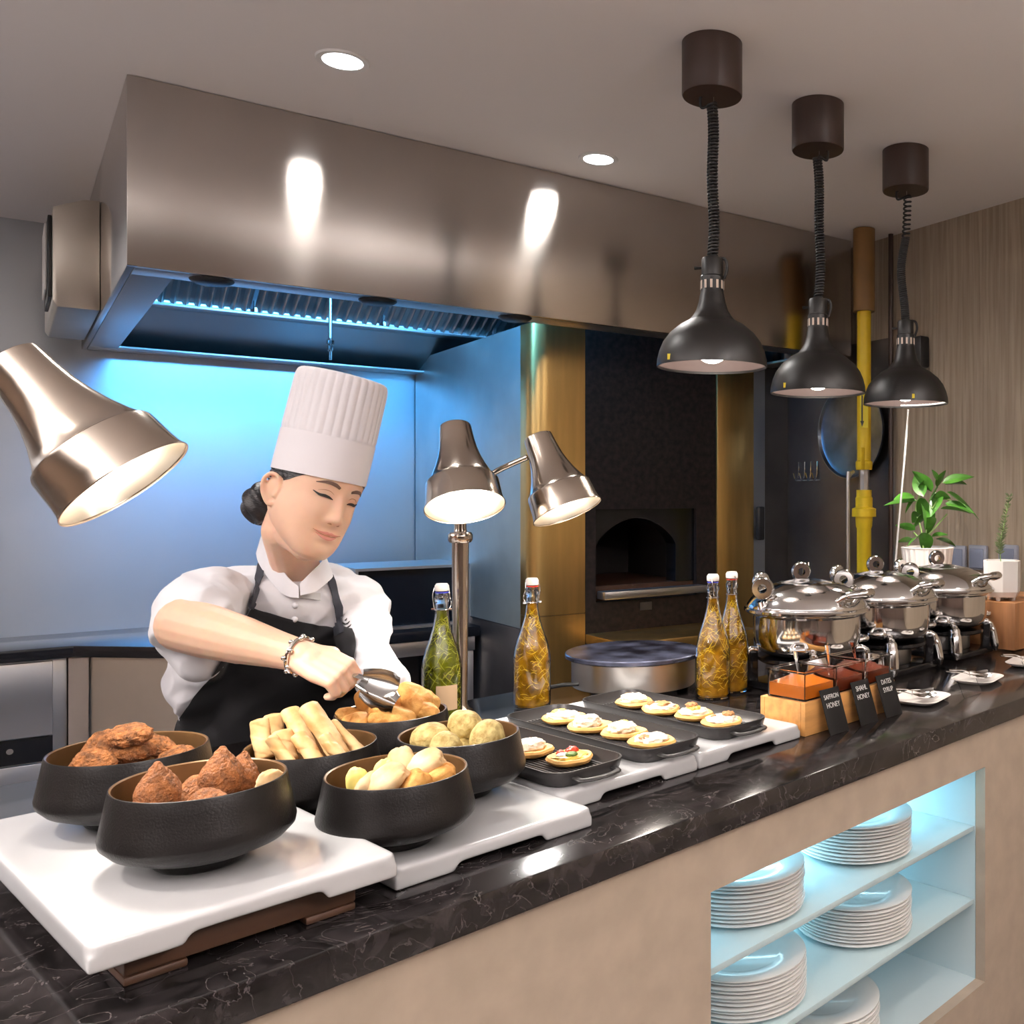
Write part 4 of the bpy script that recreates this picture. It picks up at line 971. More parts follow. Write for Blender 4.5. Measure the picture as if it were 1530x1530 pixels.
# ============================================================ PENDANTS
SHP = [(.0, .2775), (.024, .2775), (.027, .272), (.027, .232), (.0295, .229), (.0295, .188), (.0305, .186), (.034, .165), (.041, .143), (.050, .1285), (.058, .120), (.0585, .119), (.082, .106), (.108, .084), (.124, .062), (.133, .040), (.1385, .018), (.1395, .004), (.1395, 0)]
def pendant(px, py, Y, label, extra, wob):
    pos = U(px, py, Y); zr = pos.z
    t = thing('pendant_heat_lamp', label, 'pendant lamp', (pos.x, pos.y, zr), YAW, 'row of three black pendant heat lamps')
    top = CZ-zr
    MB().lathe([(0, top-.001), (.0765, top-.001), (.0765, top-.131), (.0745, top-.135), (0, top-.135)], 64).build('ceiling_canopy', M['canopy'], t)
    sh = MB().lathe(SHP[:-1]+[(.1395, 0), (.1365, 0), (.1360, .005), (.130, .038), (.120, .06), (.104, .081), (.078, .102), (.054, .115), (.03, .125), (0, .125)], 80)
    s = sh.build('lamp_shade', M['pend'], t, smooth=35)
    # slots round the socket (vents, their leaking light put in as a faint glow)
    vb = MB()
    for k in range(12):
        a = 2*PI*k/12; m = Matrix.Rotation(a, 4, 'Z')
        vb.box(.0293, .0303, -.003, .003, .197, .218, m)
    vb.build('vent_slots', mat('lit_vent', (.6, .5, .42), .5, emit=(1, .75, .6), es=.12), s)
    MB().lathe([(.0, .113), (.05, .112), (.08, .098), (.105, .077), (.121, .056), (.1305, .034), (.1355, .006)], 64).build('shade_inside', M['pendin'], s)
    MB().ell((0, 0, .044), (.040, .040, .034)).build('bulb', M['bulb'], t)
    MB().box(-.004, .004, -.0012, .0, -.006, .008, T(-.098, -.0995, .012)).build('tag_sticker', M['yelst'], t) if not extra else MB().box(-.004, .004, -.0012, .0, -.006, .008, T(.006, -.1395, .012)).build('tag_sticker', M['yelst'], t)
    if extra:
        MB().grid(24, 3, lambda u, v: (.1345*math.cos(R(78-90*u)+.2), .1345*math.sin(R(78-90*u)+.2), .006+.020*v)).build('info_sticker', M['paper'], s, fixn=False)
    # coiled cord
    zt = top-.155; zb = .275; L = zt-zb; tn = int(L/.0082); pts = []
    for i in range(tn*12+1):
        u = i/(tn*12); a = 2*PI*i/12
        st = 1.0
        cx = wob*math.sin(u*PI*1.15)*.012+.003*math.sin(u*9); 
        pts.append((cx+.0115*math.cos(a), .0115*math.sin(a), zb+L*(u if not extra else (u*.82 if u < .82 else .6724+(u-.82)*1.82))))
    MB().tube(pts, .0033, 6).build('coiled_cord', M['cord'], t)
    e = pts[-1]; s_ = -1 if px != 1222 else 1
    MB().tube(catmull([e, (e[0]*.5, 0, zt+.006), (s_*.026, 0, zt-.008), (s_*.030, 0, zt+.02), (s_*.024, 0, top-.134)], 7), .0034, 8).build('cord_end', M['cord'], t)
    MB().tube([(0.004, 0, zt-.02), (.004, 0, top-.134)], .0007, 5).build('hanging_wire', M['steel'], t)
    MB().tube(catmull([(.020, 0, .278), (.034, 0, .272), (.038, 0, .25), (.030, 0, .225)], 6), .004, 8).build('cord_clip', M['cord'], t)
    MB().tube([(-.026, 0, .252), (-.045, 0, .252)], [.003, .005], 8).build('height_screw', M['black'], t)
    l = bpy.data.lights.new('pendant_light', 'SPOT'); l.energy = 26; l.spot_size = R(120); l.spot_blend = .6; l.shadow_soft_size = .035; l.color = (1, .90, .80)
    lo = bpy.data.objects.new('pendant_light', l); COL.objects.link(lo); lo.parent = t; lo.location = (0, 0, .005)
    return t
pendant(1064, 549, 2.42, 'nearest and largest looking black pendant lamp, left of the row', False, .3)
pendant(1222, 588, 2.80, 'black pendant lamp in the middle of the row', False, .6)
p3 = pendant(1353, 604, 3.17, 'black pendant lamp farthest from the viewer, with a white sticker inside', True, -1.0)
cb_ = catmull([U(1357, 612, 3.25), U(1352, 680, 3.3), U(1345, 760, 3.33), U(1337, 862, 3.36), V((U(1337, 862, 3.36).x, U(1337, 862, 3.36).y, TZ+.006))], 8)
o = MB().tube([p-cb_[0] for p in cb_], .0035, 8).build('white_cable', M['greyc'], loc=cb_[0]); tag(o, 'thin white cable hanging from behind the farthest pendant lamp', 'cable')
# ============================================================ BUFFET HEAT LAMPS
LP = [(0, 0), (.031, 0), (.0345, .002), (.0355, .008), (.038, .035), (.042, .062), (.048, .085), (.056, .108), (.066, .130), (.0735, .143), (.0775, .1455), (.0795, .150), (.0825, .188), (.0855, .205), (.0875, .206)]
def head(parent, cap, mouth, pk=1.0):
    cap = V(cap); mouth = V(mouth); d = (mouth-cap).normalized(); q = V((0, 0, 1)).rotation_difference(d).to_matrix().to_4x4()
    sc = (mouth-cap).length/.206; m = Matrix.Translation(cap) @ q @ Matrix.Scale(sc, 4)
    ins = [(.0862, .2045), (.0805, .187), (.076, .150), (.060, .128), (.046, .10), (.040, .07), (0, .065)]
    s = MB().lathe(LP+[(.0875, .2075), (.0862, .2075)]+ins, 80, m).build('lamp_shade', M['lampst'], parent, smooth=30)
    MB().lathe([(.0852, .204), (.0795, .187), (.075, .152), (.058, .130), (.044, .10), (.0, .09)], 64, m).build('reflector', M['refl'], s)
    MB().lathe(sprof([(0, .10), (.02, .105), (.035, .125), (.048, .155), (.053, .168), (.042, .178), (0, .184)], 5), 48, m).build('bulb', M['bulb'], s)
    l = bpy.data.lights.new('heat_lamp_light', 'SPOT'); l.energy = 12*pk; l.spot_size = R(105); l.spot_blend = .5; l.shadow_soft_size = .04; l.color = (1, .93, .86)
    lo = bpy.data.objects.new('heat_lamp_light', l); COL.objects.link(lo); lo.parent = parent
    lo.location = m @ V((0, 0, .199)); lo.rotation_euler = V((0, 0, -1)).rotation_difference(d).to_euler()
def cvt(t, p): return Matrix.Rotation(-t.rotation_euler.z, 4, 'Z') @ (p-V(t.location))
sp = V((1.221, 1.985, TZ+.0005))
t = thing('heat_lamp_stand', 'two-headed polished heat lamp stand behind the green oil bottle', 'heat lamp', sp)
L_ = lambda px, py, Y: cvt(t, U(px, py, Y))
Yp = sp.x*FX+sp.y*FY
zc = EYE-(803-CY)/F*Yp-TZ
MB().lathe([(0, 0), (.028, 0), (.028, .006), (.020, .012), (.016, .02), (.019, zc-.012), (.0, zc-.012)], 40).build('pole', M['lampst'], t)
MB().lathe([(0, zc-.012), (.024, zc-.012), (.0275, zc-.006), (.0275, zc+.006), (.024, zc+.012), (.015, zc+.014), (.0135, zc+.02), (.0135, zc+.125), (0, zc+.13)], 40).build('collar', M['lampst'], t)
MB().tube(catmull([(0, 0, zc+.10), L_(700, 738, Yp), L_(722, 718, 2.20), L_(748, 701, 2.19), L_(788, 683, 2.19)], 8), .0068, 12).build('arm', M['lampst'], t)
MB().tube(catmull([(0, 0, zc+.10), L_(684, 715, Yp-.01), L_(681, 680, 2.175), L_(681, 652, 2.14)], 8), .0068, 12).build('arm', M['lampst'], t)
head(t, L_(680, 637, 2.115), L_(695, 757, 2.04))
head(t, L_(803, 652, 2.175), L_(848, 764, 2.145))
sp = W(-1.353, 1.485, 0); sp.z = TZ+.0005
t = thing('heat_lamp_stand', 'polished heat lamp reaching in from the left edge over the bowls', 'heat lamp', sp)
MB().lathe([(0, 0), (.075, 0), (.075, .006), (.024, .012), (.016, .02), (.019, .50), (.0135, .52), (.0135, .66), (0, .66)], 40).build('pole', M['lampst'], t)
MB().tube(catmull([(0, 0, .64), L_(-60, 560, 1.45), L_(-20, 540, 1.34), L_(30, 550, 1.27)], 8), .0068, 12).build('arm', M['lampst'], t)
head(t, L_(14, 536, 1.215), L_(187, 722, 1.245), .9)
# ============================================================ CHEF
CB = (lambda X, Y: W(X, Y, 0))(-1.20, 2.24)
BX, BY = -1.20, 2.24
chef = thing('chef_person', 'person in white chef jacket, tall white hat and black apron, bending to serve samosas', 'person', (CB.x, CB.y, 0), YAW)
def P(px, py, Y): return V(((px-CX)/F*Y-BX, Y-BY, EYE-(py-CY)/F*Y))
ty = R(38); wx = V((math.cos(ty), math.sin(ty), 0)); wf = V((math.sin(ty), -math.cos(ty), 0))   # across the shoulders, facing
HC = P(468, 738, 1.86)
HR = (RM(0, 0, 59) @ RM(13, 0, 0) @ RM(0, 17, 0)); HMx = Matrix.Translation(HC) @ HR
HT = [(-.117, .012, -.078, -.050), (-.110, .030, -.087, -.030), (-.095, .047, -.090, .000), (-.075, .061, -.089, .035), (-.055, .0680, -.0875, .058), (-.03, .0715, -.0865, .075), (0, .0725, -.086, .088), (.03, .0735, -.087, .093), (.06, .072, -.084, .088), (.085, .062, -.072, .072), (.105, .042, -.048, .048), (.115, .012, -.012, .012)]
def hsec(z):
    z = max(HT[0][0], min(HT[-1][0], z))
    for i in range(len(HT)-1):
        if z <= HT[i+1][0]+1e-9: break
    a = HT[max(0, i-1)]; b = HT[i]; c = HT[i+1]; d = HT[min(len(HT)-1, i+2)]; t = (z-b[0])/(c[0]-b[0])
    return [.5*((2*b[k])+(c[k]-a[k])*t+(2*a[k]-5*b[k]+4*c[k]-d[k])*t*t+(3*b[k]-a[k]-3*c[k]+d[k])*t**3) for k in (1, 2, 3)]
def ga(x, s): return math.exp(-(x/s)**2)
def feat(x, z):
    d = 0
    br = max(0, min(1, (.022-z)/.05)); d += ga(x, .0085+.002*br)*(.003+.0165*br**1.2)*(1/(1+math.exp(-(z+.041)/.0028)))
    for s in (-1, 1):
        d += .0065*ga(x-s*.0125, .007)*ga(z+.034, .0075)
        d -= .0065*ga(x-s*.031, .017)*ga(z-.010, .012)
        d += .0050*ga(x-s*.032, .0125)*ga(z-.010, .0075)
        d += .0022*ga(x-s*.032, .018)*ga(z-.032, .008)
        d += .0050*ga(x-s*.040, .020)*ga(z+.028, .020)
        d -= .0022*ga(x-s*.0255, .005)*ga(z+.0645, .006)
    d += .0040*ga(x, .017)*ga(z+.0595, .0042)+.0048*ga(x, .014)*ga(z+.0705, .0048)-.0022*ga(x, .020)*ga(z+.0650, .0018)
    d += .0045*ga(x, .016)*ga(z+.095, .012)-.002*ga(x, .02)*ga(z+.081, .005)
    d += .002*ga(x, .03)*ga(z-.055, .02)
    return d
def hpt(a, z, off=0):
    w, yf, yb = hsec(z); cy = (yf+yb)/2; h = (yb-yf)/2
    c, s = math.cos(a), math.sin(a); e = .92
    x = w*math.copysign(abs(c)**e, c); y = cy+h*math.copysign(abs(s)**e, s)
    if s < 0: y -= feat(x, z)*min(1, -s*1.6)
    return V((x+off*c, y+off*s, z))
sk = MB()
NZ = 90
sk.grid(120, NZ, lambda u, v: hpt(2*PI*u, -.117+.232*v), HMx, wrap=True)
sk.ell((0, -.064, -.113), (.020, .018, .006), HMx); sk.ell((0, 0, .110), (.04, .04, .008), HMx)
# jaw underside and ears
sk.limb([HMx @ V((0, -.045, -.095)), HMx @ V((0, .0, -.075))], [.030, .043])
for s in (-1, 1):
    e = HMx @ Matrix.Translation((s*.0745, .010, -.016)) @ RM(0, s*8, s*-24)
    sk.ell((0, 0, 0), (.006, .017, .029), e)
    sk.tube(catmull([(s*.004, -.010, -.012), (s*.004, -.013, .008), (s*.006, -.006, .026), (s*.008, .008, .029), (s*.009, .018, .016), (s*.008, .016, -.004), (s*.006, .006, -.020), (s*.005, -.005, -.028), (s*.003, -.010, -.022)], 5), .0042, 8, m=e)
NB = P(440, 872, 1.985)
sk.limb([HMx @ V((0, .030, -.040)), HMx @ V((0, .034, -.085)), P(443, 850, 1.955), NB, P(447, 925, 2.01)], [.047, .043, .045, .050, .055])
Rs, Ls = NB-wx*.128+V((0, 0, .002)), NB+wx*.130+V((0, 0, -.050))
Re, Rw = P(275, 934, 1.64), P(450, 980, 1.585)
Le, Lw = P(543, 972, 1.95), P(580, 1034, 1.835)
sk.limb([NB-wx*.05+V((0, 0, -.03)), Rs+V((0, 0, -.025)), Re], [.035, .042, .046])
sk.limb([Re, Re.lerp(Rw, .22), Re.lerp(Rw, .5), Re.lerp(Rw, .8), Rw], [.046, .0455, .040, .031, .0265])
sk.limb([NB+wx*.05+V((0, 0, -.03)), Ls+V((0, 0, -.02)), Le, Lw], [.035, .036, .036, .027])
sk.limb([P(447, 925, 2.02), P(425, 1010, 2.10), P(405, 1120, 2.20)], [.055, .06, .07])
def hand(w, fdir, back, side, curls, thumb, s=1.0, spread=.0):
    "w wrist, fdir finger direction, back = back-of-hand normal, side = towards the thumb sign"
    f = V(fdir).normalized(); b = V(back); b = (b-f*b.dot(f)).normalized(); t = b.cross(f)*side
    def q(x, y, z): return w+f*(x*s)+t*(y*s)+b*(z*s)
    sk.limb([q(-.01, 0, 0), q(.02, .0, 0)], [.026*s, .026*s])
    for y0 in (.026, .009, -.009, -.026):
        sk.limb([q(.008, y0*.6, 0), q(.05, y0*.9, .001), q(.083, y0, .001)], [.019*s, .0165*s, .0125*s])
    sk.limb([q(.01, .012, -.004), q(.038, .034, -.010)], [.022*s, .018*s])
    for k, (y0, L) in enumerate(((.028, .068), (.0095, .076), (-.0095, .071), (-.027, .056))):
        p = q(.083, y0, .001); ang = 0; cur = [p]; rr = [.0115, .0100, .0088, .0075]
        for j, fr in enumerate((.44, .30, .26)):
            ang += R(curls[j]+spread*k)
            d = f*math.cos(ang)-b*math.sin(ang)
            p = p+d*L*fr*s; cur.append(p)
        sk.limb(cur, [r_*s for r_ in rr], n=12, sub=4)
    tp = [q(*a) for a in thumb]
    sk.limb(tp, [.0150*s, .0118*s, .0100*s, .0082*s][:len(tp)], n=12, sub=4)
hand(Rw, V((.90, -.12, -.36)), V((.40, -.60, .68)), 1, (58, 60, 24), [(.030, .032, -.012), (.056, .036, -.032), (.074, .026, -.046), (.086, .010, -.052)], .88)
hand(Lw, P(597, 1056, 1.80)-Lw, V((.5, -.3, .8)), -1, (28, 35, 25), [(.030, .036, -.012), (.055, .05, -.022), (.075, .056, -.034), (.09, .055, -.044)], .88)
body = sk.build('body_skin', M['skin'], chef)
voxel(body, .0022, 5, .5)
HMi = HMx.inverted()
bvh = BVHTree.FromPolygons([HMi @ v.co for v in body.data.vertices], [p.vertices[:] for p in body.data.polygons])
def face(x, z, off=.0006):
    h = bvh.ray_cast(V((x, -.3, z)), V((0, 1, 0)))
    if h[0] is None: return V((x, -.08, z)), V((0, -1, 0))
    return h[0]+V((0, -off, 0)), h[1] if h[1].y < 0 else -h[1]
def strip(path, ws, name, m, off=.0006, th=.0012, nv=5):
    pts = catmull([(a, b, 0) for a, b in path], 6); n = len(pts)
    def fn(u, v):
        i = u*(n-1); k = min(int(i), n-2); p = pts[k].lerp(pts[k+1], i-k)
        j = u*(len(ws)-1); kk = min(int(j), len(ws)-2); w = ws[kk]*(1-(j-kk))+ws[kk+1]*(j-kk)
        d = (pts[min(k+1, n-1)]-pts[k]).normalized() if k < n-1 else (pts[k]-pts[k-1]).normalized()
        pr = V((-d.y, d.x, 0)); q = p+pr*((v-.5)*w)
        a, nn = face(q.x, q.y, off); return a, nn
    mb = MB(); mb.slab(20, nv, fn, th); mb.v = [HMx @ p for p in mb.v]
    return mb.build(name, m, chef)
for s in (-1, 1):
    strip([(s*.013, .027), (s*.024, .031), (s*.038, .031), (s*.051, .0255)], [.0045, .0070, .006, .0015], 'eyebrow', M['brow'], .0004, .0010)
    strip([(s*.0165, .0030), (s*.024, .0052), (s*.032, .0058), (s*.040, .0050), (s*.050, .0088)], [.0012, .0046, .0056, .0046, .0012], 'eyelashes', M['lash'], .0010, .0018)
    strip([(s*.017, .0125), (s*.025, .0165), (s*.034, .0165), (s*.044, .0125)], [.0004, .0012, .0012, .0004], 'crease_shade', M['shadow'], .0002, .0006)
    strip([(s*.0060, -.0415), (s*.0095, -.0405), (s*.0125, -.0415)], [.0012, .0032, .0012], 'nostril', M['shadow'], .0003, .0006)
strip([(-.027, -.0590), (-.014, -.0605), (-.005, -.0595), (0, -.0603), (.005, -.0595), (.014, -.0605), (.027, -.0590)], [.0010, .0036, .0050, .0046, .0050, .0036, .0010], 'upper_lip', M['lip'], .0003, .0014)
strip([(-.023, -.0635), (-.010, -.0680), (0, -.0690), (.010, -.0680), (.023, -.0635)], [.0010, .0050, .0062, .0050, .0010], 'lower_lip', M['lip'], .0003, .0016)
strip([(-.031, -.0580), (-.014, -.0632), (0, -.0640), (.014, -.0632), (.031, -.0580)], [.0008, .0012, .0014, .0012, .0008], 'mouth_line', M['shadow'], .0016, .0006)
# hair: shell behind the hairline plus bun
hb = MB()
def hairline(z):
    K = [(-.05, .055), (-.02, .035), (0, .008), (.012, -.016), (.022, -.030), (.034, -.050), (.046, -.078), (.2, -.09)]
    for (a, b), (c, d) in zip(K, K[1:]):
        if z <= c: return b+(d-b)*(z-a)/(c-a)
    return -.09
def hf(u, v):
    z = -.050+.105*v
    a0 = 0
    w, yf, yb = hsec(z); yl = hairline(z); cy = (yf+yb)/2; h = (yb-yf)/2
    sn = max(-1, min(1, (yl-cy)/h)); aa = math.asin(sn)
    a = aa+(PI-2*aa)*u
    e = min(1, 6*min(u, 1-u))
    rg = .0012*math.sin(z*900+a*8)
    return hpt(a, z, .0005+(.0040-.0015*v+rg)*e)
hb.grid(70, 50, hf)
hb.v = [HMx @ p for p in hb.v]
hair = hb.build('hair', M['hair'], chef, fixn=False)
bn = MB(); bn.ell((-.022, .098, -.050), (.040, .036, .042), HMx, 44, 30, fn=lambda d: 1+.07*math.sin(9*d.z+5*math.atan2(d.y, d.x)))
bn.build('hair_bun', M['hair'], hair, smooth=60)
# hat
tm = HMx @ Matrix.Translation((0, .005, .034)) @ RM(-5, -7, 0)
NPL = 34; HH_ = .200
def hatf(u, v):
    a = 2*PI*u; z = HH_*v
    rx = .0790+.0005*v; ry = .0965-.006*v
    if z > .078: 
        k = min(1, (z-.078)/.01); pl = .0022*k*abs(math.sin(a*NPL/2)); rx += pl; ry += pl
    if v > .90:
        q = (v-.90)/.10; s_ = math.sqrt(max(0, 1-q*q)); rx *= .80+.20*s_; ry *= .80+.20*s_; z = HH_*.90+.024*math.sin(q*PI/2)
    return V((rx*math.cos(a), ry*math.sin(a), z))
h_ = MB()
h_.grid(340, 60, hatf, wrap=True)
h_.v = [tm @ p for p in h_.v]
hat = h_.build('chef_hat', M['hat'], chef, smooth=60, fixn=False)
MB().grid(64, 8, lambda u, v: tm @ V((.0650*(1-v)*math.cos(2*PI*u), .0740*(1-v)*math.sin(2*PI*u), HH_*.90+.0235+.004*math.sin(v*PI/2))), wrap=True).build('hat_crown', M['hat'], hat, smooth=60)
MB().lathe([(1, 0), (1, .078), (1.004, .080), (1.006, .078), (1.006, .0), (1, 0)], 120, tm @ Matrix(((.0800, 0, 0, 0), (0, .0972, 0, 0), (0, 0, 1, 0), (0, 0, 0, 1)))).build('hat_band', M['hat'], hat, smooth=30)
# jacket
jk = MB()
TR = [(442, 862, 1.985, .085, .060), (442, 880, 1.985, .150, .085), (438, 910, 1.985, .168, .105), (430, 960, 2.02, .160, .115), (418, 1010, 2.07, .158, .115), (405, 1070, 2.13, .175, .120), (398, 1130, 2.18, .190, .125), (396, 1190, 2.19, .195, .125)]
cs = catmull([(*P(a, b, c),) for a, b, c, _, _ in TR], 5); hw = catmull([(d, e, 0) for *_, d, e in TR], 5)
def tf(u, v):
    i = v*(len(cs)-1); k = min(int(i), len(cs)-2); c = cs[k].lerp(cs[k+1], i-k); w = hw[k].lerp(hw[k+1], i-k); a = 2*PI*u
    fold = .004*math.sin(a*3+c.z*22)+.003*math.sin(a*7-c.z*40)
    return c+wx*((w.x+fold)*math.cos(a))+wf*((w.y+fold)*math.sin(a))
g0 = len(jk.v); jk.grid(64, 60, tf, wrap=True)
jk.f.append(tuple(g0+i for i in range(64))); jk.f.append(tuple(g0+59*64+i for i in range(64)))
jk.limb([NB-wx*.05+V((0, 0, -.015)), Rs+V((0, 0, -.018)), Rs.lerp(Re, .45)+V((0, 0, .0)), Re+(Rs-Re)*.12], [.058, .062, .061, .059])
jk.limb([Re+(Rs-Re)*.15+V((-.01, .03, -.03)), Re+V((-.012, .045, -.065))], [.055, .042])
jk.limb([NB+wx*.05+V((0, 0, -.015)), Ls+V((0, 0, -.02)), Ls.lerp(Le, .5), Le, Le.lerp(Lw, .5), Le.lerp(Lw, .92)], [.056, .056, .052, .047, .044, .042])
# loose side fabric
jk.limb([P(312, 960, 1.93), P(298, 1020, 1.96), P(310, 1062, 2.02)], [.060, .060, .045])
jacket = jk.build('chef_jacket', M['cloth'], chef)
voxel(jacket, .0045, 7, .6)
me = jacket.data
NOR = [v.normal.copy() for v in me.vertices]; COS = [v.co.copy() for v in me.vertices]
flat_ = []
for c, nn in zip(COS, NOR):
    q = V((c.x*7+c.z*5, c.y*7, c.z*11-c.x*6)); n1 = 1-2.2*abs(noise.noise(q)); n2 = 1-2*abs(noise.noise(q*2.3+V((5, 1, 2))))
    flat_ += list(c+nn*(.0095*n1+.0045*n2-.003))
me.vertices.foreach_set('co', flat_); me.update()
# clean openings: neck V is kept free by removing jacket faces inside the collar and beyond the cuffs
def drop_faces(ob, test):
    bm = bmesh.new(); bm.from_mesh(ob.data)
    bmesh.ops.delete(bm, geom=[f for f in bm.faces if test(f.calc_center_median())], context='FACES')
    bm.to_mesh(ob.data); bm.free()
nv0 = P(452, 838, 1.95); 
jb = BVHTree.FromPolygons([v.co for v in jacket.data.vertices], [p.vertices[:] for p in jacket.data.polygons])
skb = BVHTree.FromPolygons([v.co for v in body.data.vertices], [p.vertices[:] for p in body.data.polygons])
eye = V((0-BX, 0-BY, EYE))
def onj(px, py, off=.004, deep=3.5):
    d = (P(px, py, 2.0)-eye).normalized(); h = jb.ray_cast(eye, d)
    if h[0] is None: return P(px, py, 2.0), V((0, -1, 0)), False
    n = h[1] if h[1].dot(d) < 0 else -h[1]
    return h[0]+n*off, n, True
# neckline opening: drop the jacket where the V of skin shows
def in_v(c):
    d = c-eye; Y = c.y+BY; X = c.x+BX; px = CX+X/Y*F; py = CY-(c.z-EYE)/Y*F
    if Y > 2.02: return False
    if py > 868 or py < 790: return False
    t = (868-py)/50.0
    return 444-24*t < px < 452+30*t
drop_faces(jacket, in_v)
# collar: standing band following the neck, open at the front V
def colf(side):
    cl = catmull([(448, 872, 1.885), (462, 858, 1.895), (478, 843, 1.92), (486, 832, 1.96), (478, 824, 2.01)] if side > 0 else [(446, 876, 1.885), (430, 862, 1.89), (414, 838, 1.91), (400, 812, 1.935), (392, 798, 1.98)], 6)
    pts = [P(*c) for c in cl]; cen = P(443, 850, 1.96)
    n = len(pts)
    def fn(u, v):
        i = u*(n-1); k = min(int(i), n-2); p = pts[k].lerp(pts[k+1], i-k)
        out = V((p.x-cen.x, p.y-cen.y, 0)).normalized(); h = .040*(.55+.45*min(1, u*3))
        return p+V((0, 0, -h*v))+out*(.014*v), out
    return fn
for s in (1, -1):
    MB().slab(30, 8, colf(s), .004).build('jacket_collar', M['cloth'], jacket)
# front overlap placket edge
def ribbon(path, w, name, m, off=.004, th=.003, parent=None):
    pts = catmull([(a, b, 0) for a, b in path], 7); n = len(pts); ws = w if isinstance(w, (list, tuple)) else [w, w]
    def fn(u, v):
        i = u*(n-1); k = min(int(i), n-2); p = pts[k].lerp(pts[k+1], i-k)
        j = u*(len(ws)-1); kk = min(int(j), len(ws)-2); wd = ws[kk]*(1-(j-kk))+ws[kk+1]*(j-kk)
        d = (pts[k+1]-pts[k]).normalized(); pr = V((-d.y, d.x, 0)); q = p+pr*((v-.5)*wd)
        a, nn, ok = onj(q.x, q.y, off); return a, nn
    return MB().slab(34, 5, fn, th).build(name, m, parent or chef)
# apron
AL = catmull([(372, 905, 0), (360, 925, 0), (335, 965, 0), (318, 1000, 0), (285, 1045, 0), (262, 1080, 0), (256, 1120, 0)], 6)
AR_ = catmull([(528, 942, 0), (535, 962, 0), (532, 1000, 0), (534, 1040, 0), (538, 1070, 0), (540, 1090, 0), (542, 1120, 0)], 6)
def apf(u, v):
    n = len(AL); i = v*(n-1); k = min(int(i), n-2); a = AL[k].lerp(AL[k+1], i-k); b = AR_[k].lerp(AR_[k+1], i-k); p = a.lerp(b, u)
    sag = 9*math.sin(PI*u)*(1-v)
    q, nn, ok = onj(p.x, p.y-sag*.0+sag*.35, .006)
    return q, V((0, -1, 0))
ap = MB().slab(60, 60, apf, .003)
# smooth depth of the sheet a little so that it hangs rather than clings
apron = ap.build('apron', M['apron'], chef)
sm_ = apron.modifiers.new('s', 'SMOOTH'); sm_.iterations = 6; sm_.factor = .5
ribbon([(402, 800), (396, 830), (388, 860), (378, 890), (372, 908)], [9, 11, 12, 12, 10], 'apron_strap', M['strap'], .007, .003, apron)
ribbon([(486, 850), (494, 872), (503, 905), (511, 948)], [8, 10, 11, 12], 'apron_strap', M['strap'], .006, .003, apron)
ribbon([(434, 890), (456, 891), (478, 893)], [10, 10], 'name_plate', M['tagm'], .005, .002, jacket)
lg = MB()
for (a, b, c, d) in [(512, 930, 520, 934), (511, 936, 522, 939), (512, 942, 523, 944), (514, 948, 523, 949), (516, 928, 519, 925), (518, 933, 523, 929), (520, 938, 525, 934)]:
    q0 = onj(a, b, .003)[0]; q1 = onj(d and (a+c)/2, (b+d)/2+1.2, .003)[0]; q2 = onj(c, d, .003)[0]
    lg.tube([q0, q1, q2], [.0012, .0016, .0006], 6)
lg.build('jacket_emblem', M['black'], jacket)
for (a, b) in ((441, 905), (440, 925)):
    q, nn, ok = onj(a, b, .002); MB().ell(q, (.006, .006, .006)).build('button', M['cloth'], jacket)
# lower body
lb = MB()
lb.limb([P(398, 1130, 2.20), P(398, 1180, 2.21)], [.13, .135])
for s in (-1, 1):
    h0 = P(398, 1190, 2.21)+wx*(.085*s); kn = V((h0.x, h0.y, .48))+wf*.03; an = V((h0.x, h0.y+.02, .10))
    lb.limb([h0, kn, an], [.095, .062, .048])
o = lb.build('trousers', M['trouser'], chef); voxel(o, .008, 4)
for s in (-1, 1):
    h0 = P(398, 1190, 2.21)+wx*(.085*s)
    b = MB(); c = V((h0.x, h0.y+.02, .045)); b.limb([c-wf*.03, c+wf*.12], [.044, .038]); 
    b.v = [V((p.x, p.y, max(.002, p.z))) for p in b.v]; b.build('shoe', M['black'], chef)
MB().slab(30, 20, lambda u, v: (P(398, 1120, 2.18)+V((0, 0, -.42*v+.0))+wx*(.21*(2*u-1)*(1-.1*v))+wf*(.150*math.cos((2*u-1)*1.1)+.006*math.sin(14*u)), wf), .003).build('apron_skirt', M['apron'], apron)
# bracelet
wd = (Rw-Re).normalized(); br = MB(); bc_ = Re.lerp(Rw, .985)
ax = wd.cross(V((0, 0, 1))).normalized(); ay = wd.cross(ax)
br.tube([bc_+ax*(.0300*math.cos(2*PI*k/28))+ay*(.0300*math.sin(2*PI*k/28)) for k in range(28)], .0032, 8, closed=True)
for k in range(14):
    a = 2*PI*k/14; br.ell(bc_+ax*(.0315*math.cos(a))+ay*(.0315*math.sin(a))+wd*(.004 if k % 2 else -.004), .0042, nu=8, nv=6)
br.build('bracelet', M['chrome'], chef)
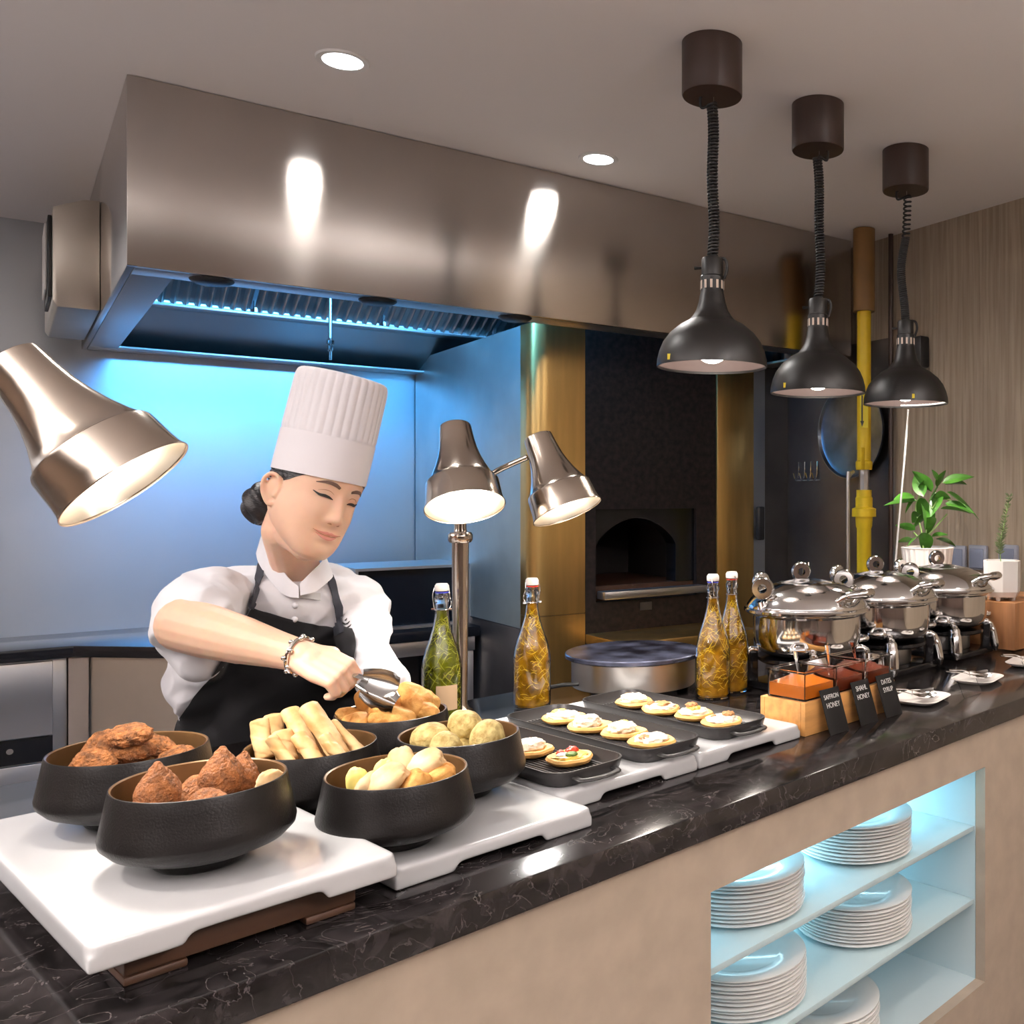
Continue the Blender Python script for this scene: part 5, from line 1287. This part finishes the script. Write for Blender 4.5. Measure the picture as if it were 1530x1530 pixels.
# ============================================================ TONGS
g0 = P(505, 1004, 1.60)+V((0, 0, -.0)); tipc = P(562, 1030, 1.60)
tg = thing('serving_tongs', 'steel serving tongs held by the chef over the samosa bowl', 'tongs', W(g0.x+BX, g0.y+BY, g0.z), YAW)
d = (tipc-g0); side = V((-d.z, 0, d.x)).normalized()
for k, s in enumerate((1, -1)):
    pts = catmull([-d*.02, V((0, 0, 0))+side*(.004*s), d*.45+side*(.010*s)+V((0, -.006*s, 0)), d*.80+side*(.014*s)+V((0, -.010*s, 0))], 6)
    ar = MB().tube(pts, .0075, 10, flat=.22).build('tong_arm', M['spill'], tg)
    e = pts[-1]; dd = (d.normalized()+V((.25, 0, .1*s))).normalized(); sd = dd.cross(V((0, -1, .35))).normalized(); nn = sd.cross(dd)
    MB().slab(14, 14, lambda u, v: (e+dd*(-.012+.062*v)+sd*((2*u-1)*(.008+.014*math.sin(PI*min(1, v*.62+.12)))*(1 if v < .92 else .86))+nn*(.010*((2*u-1)**2)*s), nn), .0016).build('tong_blade', M['spill'], ar)
# ============================================================ CAMERA, WORLD
cam = bpy.data.cameras.new('camera'); co = bpy.data.objects.new('camera', cam); COL.objects.link(co)
co.location = (0, 0, EYE); co.rotation_euler = (R(90), 0, YAW)
cam.sensor_width = 36; cam.sensor_fit = 'HORIZONTAL'; cam.lens = F/1530*36
cam.shift_x = (765-CX)/1530; cam.shift_y = (CY-765)/1530; cam.clip_start = .02
SC.camera = co
w = bpy.data.worlds.new('room_ambient'); SC.world = w; w.use_nodes = True
w.node_tree.nodes['Background'].inputs[0].default_value = (1.0, .92, .86, 1); w.node_tree.nodes['Background'].inputs[1].default_value = .5
SC.view_settings.view_transform = 'Standard'; SC.view_settings.look = 'None'; SC.view_settings.gamma = 1; SC.view_settings.exposure = .12; SC.view_settings.use_curve_mapping = False
SC.cycles.use_denoising = True; SC.cycles.use_adaptive_sampling = True; SC.cycles.adaptive_threshold = .02; SC.cycles.max_bounces = 9; SC.cycles.transmission_bounces = 9; SC.cycles.glossy_bounces = 4; SC.cycles.diffuse_bounces = 4; SC.cycles.sample_clamp_indirect = 6
